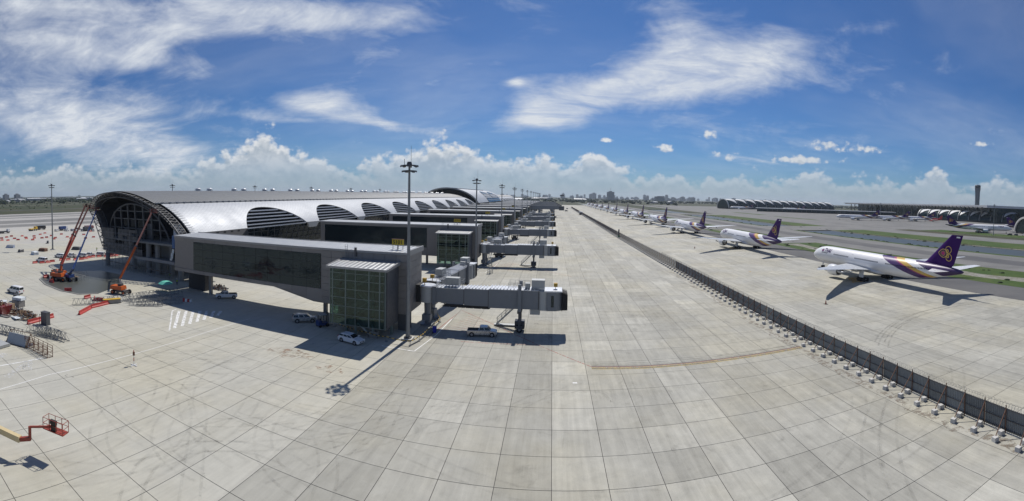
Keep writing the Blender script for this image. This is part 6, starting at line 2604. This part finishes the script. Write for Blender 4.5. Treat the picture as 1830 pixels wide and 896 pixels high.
# parasol
um = thing('parasol', 'mint green parasol over the lattice girder heap', 'parasol', (-87.6, 74.2, 0))
b = MB()
for k in range(10):
    a, c = 2 * PI * k / 10, 2 * PI * (k + 1) / 10
    b.quad((0, 0, 2.75), (1.05 * math.cos(a), 1.05 * math.sin(a), 2.5), (1.05 * math.cos(c), 1.05 * math.sin(c), 2.5))
    b.quad((1.05 * math.cos(a), 1.05 * math.sin(a), 2.5), (1.9 * math.cos(a), 1.9 * math.sin(a), 1.95), (1.9 * math.cos(c), 1.9 * math.sin(c), 1.95), (1.05 * math.cos(c), 1.05 * math.sin(c), 2.5))
b.build('canopy', M['tarp_green'], um)
b = MB(); b.tube((0, 0, 0), (0, 0, 2.8), .04, n=6); b.build('pole', M['steel'], um)
# red and white signs lying by the heap
rw = thing('warning_boards', 'red and white boards dumped beside the girder heap', 'boards', (-75.0, 70.2, 0), .4)
for q, m_ in enumerate(('red', 'white', 'red', 'white')):
    b = MB(); b.hexa([(-1.2 + q * .55, -.3 + .1 * q, .02), (-.7 + q * .55, -.3, .02), (-.7 + q * .55, .4, .02), (-1.2 + q * .55, .4, .02)], [(-1.2 + q * .55, -.1, .8 - .1 * q), (-.7 + q * .55, -.1, .75), (-.7 + q * .55, .1, .75), (-1.2 + q * .55, .1, .8 - .1 * q)]); b.build('board', M[m_], rw)
# marker post alone on the apron
mp = thing('marker_post', 'slim red and white marker post alone on the left apron', 'post', (-52.2, 38.0, 0))
for q in range(4):
    b = MB(); b.tube((0, 0, .1 + q * .55), (0, 0, .65 + q * .55), .06, n=6); b.build('band', M['red' if q % 2 else 'white'], mp)
b = MB(); b.tube((0, 0, 1.5), (0, 0, 2.0), .16, n=8); b.build('warning_light', M['rusty'], mp)
b = MB(); b.bar((-.6, -.1, .05), (.6, .1, .05), .12); b.bar((-.1, .6, .05), (.1, -.6, .05), .12); b.build('foot', M['white'], mp)
# cones near the jets
for k, (x, y, lab) in enumerate(((64.5, 90.5, 'small traffic cone between the hoarding and the nearest jet'), (72.5, 218, 'small traffic cone beyond the wing of the second jet'))):
    r = thing('traffic_cone', lab, 'cone', (x, y, 0))
    b = MB(); b.tube((0, 0, .05), (0, 0, 1.0), .22, .06, n=10); b.build('cone', M['lift_red'], r)
    b = MB(); b.box(-.4, -.4, 0, .4, .4, .05); b.build('base', M['rubber_black'], r)
# trucks on the far left apron
for k, (x, y, m_, a, lab) in enumerate(((-288, 103, 'dark_steel', .2, 'dark flatbed truck at the far left edge of the apron'), (-297, 128, 'yellow', .4, 'yellow road roller on the far left apron'), (-303, 137, 'dark_car', .1, 'dark loader beside the yellow roller'), (-286, 147, 'blue', .3, 'blue tanker beside the lone mast'), (-270, 158, 'cladding_dark', .2, 'grey container lorry behind the red barriers'), (-280, 165, 'red_car', .2, 'maroon trailer at the back of the left apron'))):
    r = thing('lorry', lab, 'lorry', (x, y, 0), a + PI / 2)
    b = MB(); b.box(-3.6, -1.2, .8, 3.6, 1.2, 1.2); b.build('chassis', M['dark_steel'], r)
    b = MB(); b.prism([(1.9, 1.2), (1.9, 3.0), (3.3, 3.0), (3.7, 2.0), (3.7, 1.2)], 'y', -1.15, 1.15); b.build('cab', M['white_car' if k in (0, 3) else m_], r)
    b = MB(); b.box(3.36, -1.0, 2.1, 3.66, 1.0, 2.8); b.build('windscreen', M['car_glass'], r)
    b = MB(); b.box(-3.6, -1.2, 1.2, 1.6, 1.2, 1.7 if k in (0, 1) else 3.1); b.build('load_body', M[m_], r)
    for wx in (-2.8, -1.6, 2.6):
        for s in (-1, 1):
            b = MB(); b.tube((wx, s * .9, .5), (wx, s * 1.2, .5), .5, n=12); b.build('wheel', M['tyre'], r)
# piles of material far left
for k, (x, y, m_, w_, lab) in enumerate(((-175, 76, 'tarp_white', 3.5, 'pile of material under pale sheeting on the left apron'), (-186, 74, 'dark_steel', 1.8, 'small dark heap left of the sheeted pile'), (-184, 84, 'rusty', 4.0, 'stack of rusty frames at the foot of the lone mast'), (-180, 99, 'dark_steel', 4, 'stack of dark beams behind the lifts'), (-205, 76, 'chrome', 4, 'flat stack of bright sheets at the far left'), (-213, 100, 'dark_steel', 1.2, 'dark site box behind the lone mast'))):
    r = thing('material_stack', lab, 'stack', (x, y, 0), .2 * k)
    for q in range(4):
        b = MB(); b.hexa([(-w_ / 2 + .1 * q, -1.2, .35 * q), (w_ / 2, -1.2 + .1 * q, .35 * q), (w_ / 2, 1.2, .35 * q), (-w_ / 2, 1.2, .35 * q)], [(-w_ / 2 + .3 * q, -1.1, .35 * q + .33), (w_ / 2 - .1 * q, -1.0, .35 * q + .33), (w_ / 2 - .2, 1.1, .35 * q + .33), (-w_ / 2 + .2, 1.0, .35 * q + .33)])
        b.build('bundle', M[m_], r)



# ------------------------------------------------------------------ site workers
def make_worker(label, loc, rz, arm=0.):
    r = thing('person', label, 'person', loc, rz)
    P_ = [(0, 0, .92), (0, 0, 1.12), (0, 0, 1.36), (0, .01, 1.48), (0, .03, 1.62), (0, .03, 1.72),
          (-.10, 0, .88), (-.12, .03, .48), (-.13, -.02, .08), (-.13, .12, .03), (.10, 0, .88), (.13, -.02, .48), (.14, -.08, .08), (.14, .06, .03),
          (-.19, 0, 1.38), (-.27, .04, 1.12), (-.24, .16, .90), (.19, 0, 1.38), (.27, .05, 1.12 + arm * .2), (.24, .22 + arm * .1, .95 + arm * .5), (-.23, .20, .82), (.23, .28 + arm * .12, .90 + arm * .6)]
    E_ = [(0, 1), (1, 2), (2, 3), (3, 4), (4, 5), (0, 6), (6, 7), (7, 8), (8, 9), (0, 10), (10, 11), (11, 12), (12, 13), (2, 14), (14, 15), (15, 16), (16, 20), (2, 17), (17, 18), (18, 19), (19, 21)]
    R_ = [.15, .14, .16, .065, .10, .075, .10, .075, .05, .045, .10, .075, .05, .045, .075, .055, .04, .075, .055, .04, .035, .035]
    me = bpy.data.meshes.new('body')
    me.from_pydata(P_, E_, [])
    me.materials.append(M['work_cloth'])
    o = bpy.data.objects.new('body', me)
    C.objects.link(o)
    o.parent = r
    bpy.context.view_layer.objects.active = o
    o.modifiers.new('skin', 'SKIN')
    for v, q in zip(me.skin_vertices[0].data, R_):
        v.radius = (q, q)
    me.skin_vertices[0].data[0].use_root = True
    sd_ = o.modifiers.new('sub', 'SUBSURF')
    sd_.levels = sd_.render_levels = 1
    b = MB()
    b.loft([[(.20 * math.cos(2 * PI * k / 14) * q, .155 * math.sin(2 * PI * k / 14) * q, z) for k in range(14)] for z, q in ((.98, .98), (1.15, 1.0), (1.32, 1.08), (1.42, .8))], True)
    b.build('hi_vis_vest', M['hivis'], r, smooth=True)
    b = MB()
    b.loft([[(.125 * q * math.cos(2 * PI * k / 12), .03 + .15 * q * math.sin(2 * PI * k / 12), z) for k in range(12)] for z, q in ((1.69, 1.15), (1.70, 1.0), (1.78, .85), (1.82, .4))], True, False, True)
    b.build('hard_hat', M['white'], r, smooth=True)
    return r


M['work_cloth'] = mat('work_clothes', (.05, .06, .09), .8, 0, .2, 6)
M['hivis'] = mat('hi_vis_fabric', (.45, .62, .05), .7)
make_worker('worker in lime vest walking under the open concourse end', (-91.0, 81.2, 0), 1.2)
make_worker('worker in lime vest by the concourse undercroft wall, arm raised', (-99.5, 86.0, 0), -.6, 1.)
make_worker('worker in lime vest standing behind the row of parked cars', (-170, 104, 0), .4)

# ------------------------------------------------------------------ old terminal on the right, and the far world


def make_pier(label, p, q, n_, rx, rz_, z0=4.0, ends=True, flip=False):
    d = Vector(q) - Vector(p)
    L = d.length
    r = thing('fabric_concourse', label, 'building', (*p, 0), math.atan2(d.y, d.x), 'white arched concourses of the old terminal')
    b = MB()
    m_ = 16
    b.loft([[(x, rx * math.cos(PI * k / m_), z0 + rz_ * math.sin(PI * k / m_)) for k in range(m_ + 1)] for x in (0, L)], closed=False)
    b.build('glass_vault', M['greenglass'], r)
    b = MB()
    b.box(0, -rx, 0, L, rx, z0 + .5)
    b.build('base', M['dark_int'], r)
    st = L / n_
    for i in range(n_):
        b = MB()
        rows = []
        for j in range(9):
            u = j / 8
            lim = (u if flip else 1 - u) ** 1.3
            row = []
            for k in range(13):
                a = PI / 2 + (k / 12 * 2 - 1) * (PI / 2) * (.24 + .46 * lim)
                row.append((st * (i + .10 + .80 * u), (rx + .6) * math.cos(a), z0 + (rz_ + .8 + .8 * math.sin(PI * u)) * math.sin(a)))
            rows.append(row)
        b.loft(rows, closed=False)
        b.build('membrane', M['membrane'], r, smooth=True)
        b = MB()
        for k in range(m_):
            a, c = PI * k / m_, PI * (k + 1) / m_
            b.bar((st * i, (rx + 1.2) * math.cos(a), z0 + (rz_ + 1.6) * math.sin(a)), (st * i, (rx + 1.2) * math.cos(c), z0 + (rz_ + 1.6) * math.sin(c)), 1.4)
        b.build('arch_truss', M['steel'], r)
    if ends:
        b = MB()
        for k in range(24):
            a, c = PI * k / 24, PI * (k + 1) / 24
            b.bar((-.8, (rx + 1) * math.cos(a), z0 + (rz_ + 1) * math.sin(a)), (-.8, (rx + 1) * math.cos(c), z0 + (rz_ + 1) * math.sin(c)), 2.0)
        b.build('end_rim', M['block'], r)
        b = MB()
        b.quad(*[(-.2, rx * math.cos(PI * k / 24), z0 + rz_ * math.sin(PI * k / 24)) for k in range(25)])
        b.build('end_glass', M['greenglass'], r)
    return r


make_pier('far white arched concourse starting left of the old terminal', (522, 1300), (1010, 1420), 13, 30, 25, flip=True)
make_pier('white arched concourse running in front of the big terminal roof', (960, 1090), (1180, 930), 8, 26, 20, flip=True)
make_pier('white arched concourse below the control tower', (700, 640), (735, 430), 9, 19, 17, 3)
make_pier('glass concourse tip with pale rim cut by the right edge of the picture', (420, 234), (613, 128), 7, 22, 15, 2)
lb = thing('low_terminal_block', 'long low dark building in front of the far white arches', 'building', (640, 980, 0), -.55)
b = MB(); b.box(-140, -14, 0, 220, 14, 8); b.build('wall', M['dark_int'], lb)
b = MB(); b.box(-144, -17, 8, 224, 17, 9.5); b.build('roof', M['shed'], lb)
for q in range(28):
    piece('bay_window', M['greenglass'], lb, -136 + q * 12.6, -14.3, 1, -126 + q * 12.6, -14.02, 7)
mt = thing('main_terminal', 'wide dark terminal under a vast flat pale roof', 'building', (1150, 1300, 0), math.atan2(-847, -350))
b = MB(); b.box(-10, -120, 28.5, 960, 80, 33); rf = b.build('roof', M['shed'], mt)
b = MB(); b.prism([(-60, 31.5), (-10, 28.5), (-10, 33)], 'y', -120, 80); b.build('roof_tip', M['shed'], rf)
b = MB()
for q in range(60):
    b.box(-6 + q * 16, -123, 27.4, 2 + q * 16, -120.2, 30.0)
b.build('roof_louvres', M['structc'], rf)['kind'] = 'stuff'
b = MB(); b.box(60, -90, 0, 950, 60, 28.4); b.build('glass_hall', M['greenglass'], mt)
b = MB()
for q in range(20):
    b.tube((q * 48, -100, 0), (q * 48, -100, 28.4), 1.6, n=8)
b.each('roof_column', M['structc'], mt)
ct = thing('control_tower', 'tall grey airport control tower above the terminal roof', 'tower', (1500, 1072, 0))
b = MB()
prof = [(0, 10.5), (20, 9.6), (60, 9.4), (95, 10.2), (112, 12.5)]
b.loft([[(q * math.cos(PI / 4 + PI / 2 * k) * (1 if k % 2 else .9), q * math.sin(PI / 4 + PI / 2 * k), z) for k in range(4)] for z, q in prof], True, True, True)
b.build('shaft', mat('tower_concrete', (.17, .18, .19), .7), ct)
b = MB(); b.tube((0, 0, 112), (0, 0, 118), 11, 12.5, n=16); b.tube((0, 0, 122), (0, 0, 125), 12, 10, n=16); b.build('head', M['cladding_dark'], ct)
b = MB(); b.tube((0, 0, 118), (0, 0, 122), 11.8, 12.2, n=16); b.build('cab_glass', M['car_glass'], ct)
b = MB(); b.tube((0, 0, 125), (0, 0, 131), .5, n=6); b.build('antenna', M['steel'], ct)

# far trees: one dark belt that reads as a mass
tr = MB()


def clump(x, y, s):
    for q in range(3):
        tr.ball((x + random.uniform(-s, s) * .9, y + random.uniform(-s, s) * .9, s * random.uniform(.3, .75)), (s * random.uniform(.5, .95), s * random.uniform(.5, .95), s * random.uniform(.35, .7)), 6, 4, .3)


for k in range(2600):
    a = random.uniform(-1.36, 1.2)
    d = random.uniform(1700, 5200) if a > -.2 else random.uniform(1500, 6000)
    x, y = d * math.sin(a), d * math.cos(a)
    if a > .28 and d < 2600:
        continue
    if -180 < x < 420 and y < 1900:
        continue
    clump(x, y, random.uniform(5, 10))
for k in range(260):
    clump(random.uniform(-1500, -780), random.uniform(100, 900), random.uniform(1.0, 2.2))
for k in range(300):
    clump(random.uniform(-1900, -1500), random.uniform(100, 2200), random.uniform(3, 6))
tag(tr.build('treeline', M['foliage']), 'dark belt of trees along the flat horizon', 'trees', kind='stuff')
# far sheds
for k in range(46):
    a = random.uniform(-1.33, .3)
    d = random.uniform(1900, 4200)
    x, y = d * math.sin(a), d * math.cos(a)
    if -150 < x < 400:
        y += 800
    L, w_, h_ = random.uniform(18, 90), random.uniform(15, 40), random.uniform(6, 12)
    r = thing('far_shed', 'pale low shed among the distant trees', 'shed', (x, y, 0), random.uniform(0, 3), 'sheds among the distant trees')
    b = MB(); b.box(-L / 2, -w_ / 2, 0, L / 2, w_ / 2, h_); b.build('wall', M['city'], r)
    b = MB(); b.prism([(-w_ / 2 - .5, h_), (w_ / 2 + .5, h_), (0, h_ + w_ * .12)], 'x', -L / 2 - .5, L / 2 + .5); b.build('roof', M['shed'], r)


def tower(x, y, w_, d_, h_, rz, label, group):
    r = thing('city_tower', label, 'tower block', (x, y, 0), rz, group)
    b = MB(); b.box(-w_ / 2, -d_ / 2, 0, w_ / 2, d_ / 2, h_); b.build('block', M['city'], r)
    b = MB(); b.box(-w_ * .25, -d_ * .25, h_, w_ * .2, d_ * .25, h_ + random.uniform(4, 10))
    if random.random() < .2:
        b.box(-1, -1, h_, 1, 1, h_ + random.uniform(15, 40))
    b.build('roof_plant', M['city'], r)
    return r


for k in range(150):
    a = random.gauss(.14, .17) if k < 110 else random.uniform(-1.3, .5)
    if a < -.12 and k < 110:
        a = random.uniform(-.05, .4)
    d = random.uniform(6500, 11500)
    h_ = random.choice((40, 60, 75, 90, 110, 130)) * random.uniform(.7, 1.15) * (1 if a > -.15 else .45)
    tower(d * math.sin(a), d * math.cos(a), random.uniform(25, 70), random.uniform(25, 60), min(95, h_ * .62), random.uniform(0, 1.5), 'hazy tower block on the far city skyline', 'tower blocks on the city skyline')
tower(560, 4300, 60, 50, 80, .2, 'dark broad office block ahead of the city skyline, with a mast', 'landmark blocks before the skyline')
tower(1050, 4300, 90, 50, 48, .1, 'dark low block before the city skyline towards the white concourse', 'landmark blocks before the skyline')
tower(-3420, 1240, 40, 40, 42, .1, 'grey tower block at the far left horizon, left of the pair', 'landmark blocks before the skyline')
tower(-3400, 1330, 40, 40, 42, .1, 'grey tower block at the far left horizon, right of the pair', 'landmark blocks before the skyline')
# radar-like lattice mast at the end of the apron
lm = thing('radar_mast', 'small lattice radar mast beyond the end of the apron', 'mast', (28, 1330, 0))
b = MB()
for x in (-2, 2):
    for y in (-2, 2):
        b.bar((x, y, 0), (x * .6, y * .6, 26), .5)
for q in range(8):
    b.bar((-2, -2, q * 3.2), (1.8, -1.8, q * 3.2 + 3), .35)
b.build('lattice', M['steel'], lm)
b = MB(); b.box(-6, -2, 26, 6, 2, 30); b.build('antenna', M['dark_steel'], lm)

# ------------------------------------------------------------------ air
hz_ = MB()
hz_.box(-14800, -14800, -2.2, 14800, 14800, 168)
ho = hz_.build('haze', None)
ho.data.materials.clear()
hm = bpy.data.materials.new('haze')
hm.use_nodes = True
t = NT(hm.node_tree)
t.n.remove(t.n['Principled BSDF'])
pv = t.node('ShaderNodeVolumePrincipled')
pv.inputs['Color'].default_value = (.78, .88, 1, 1)
pv.inputs['Density'].default_value = .00005
pv.inputs['Anisotropy'].default_value = .2
t.l.new(pv.outputs[0], t.n['Material Output'].inputs['Volume'])
ho.data.materials.append(hm)
tag(ho, 'pale thin haze filling the air over the airport', 'haze', kind='stuff')
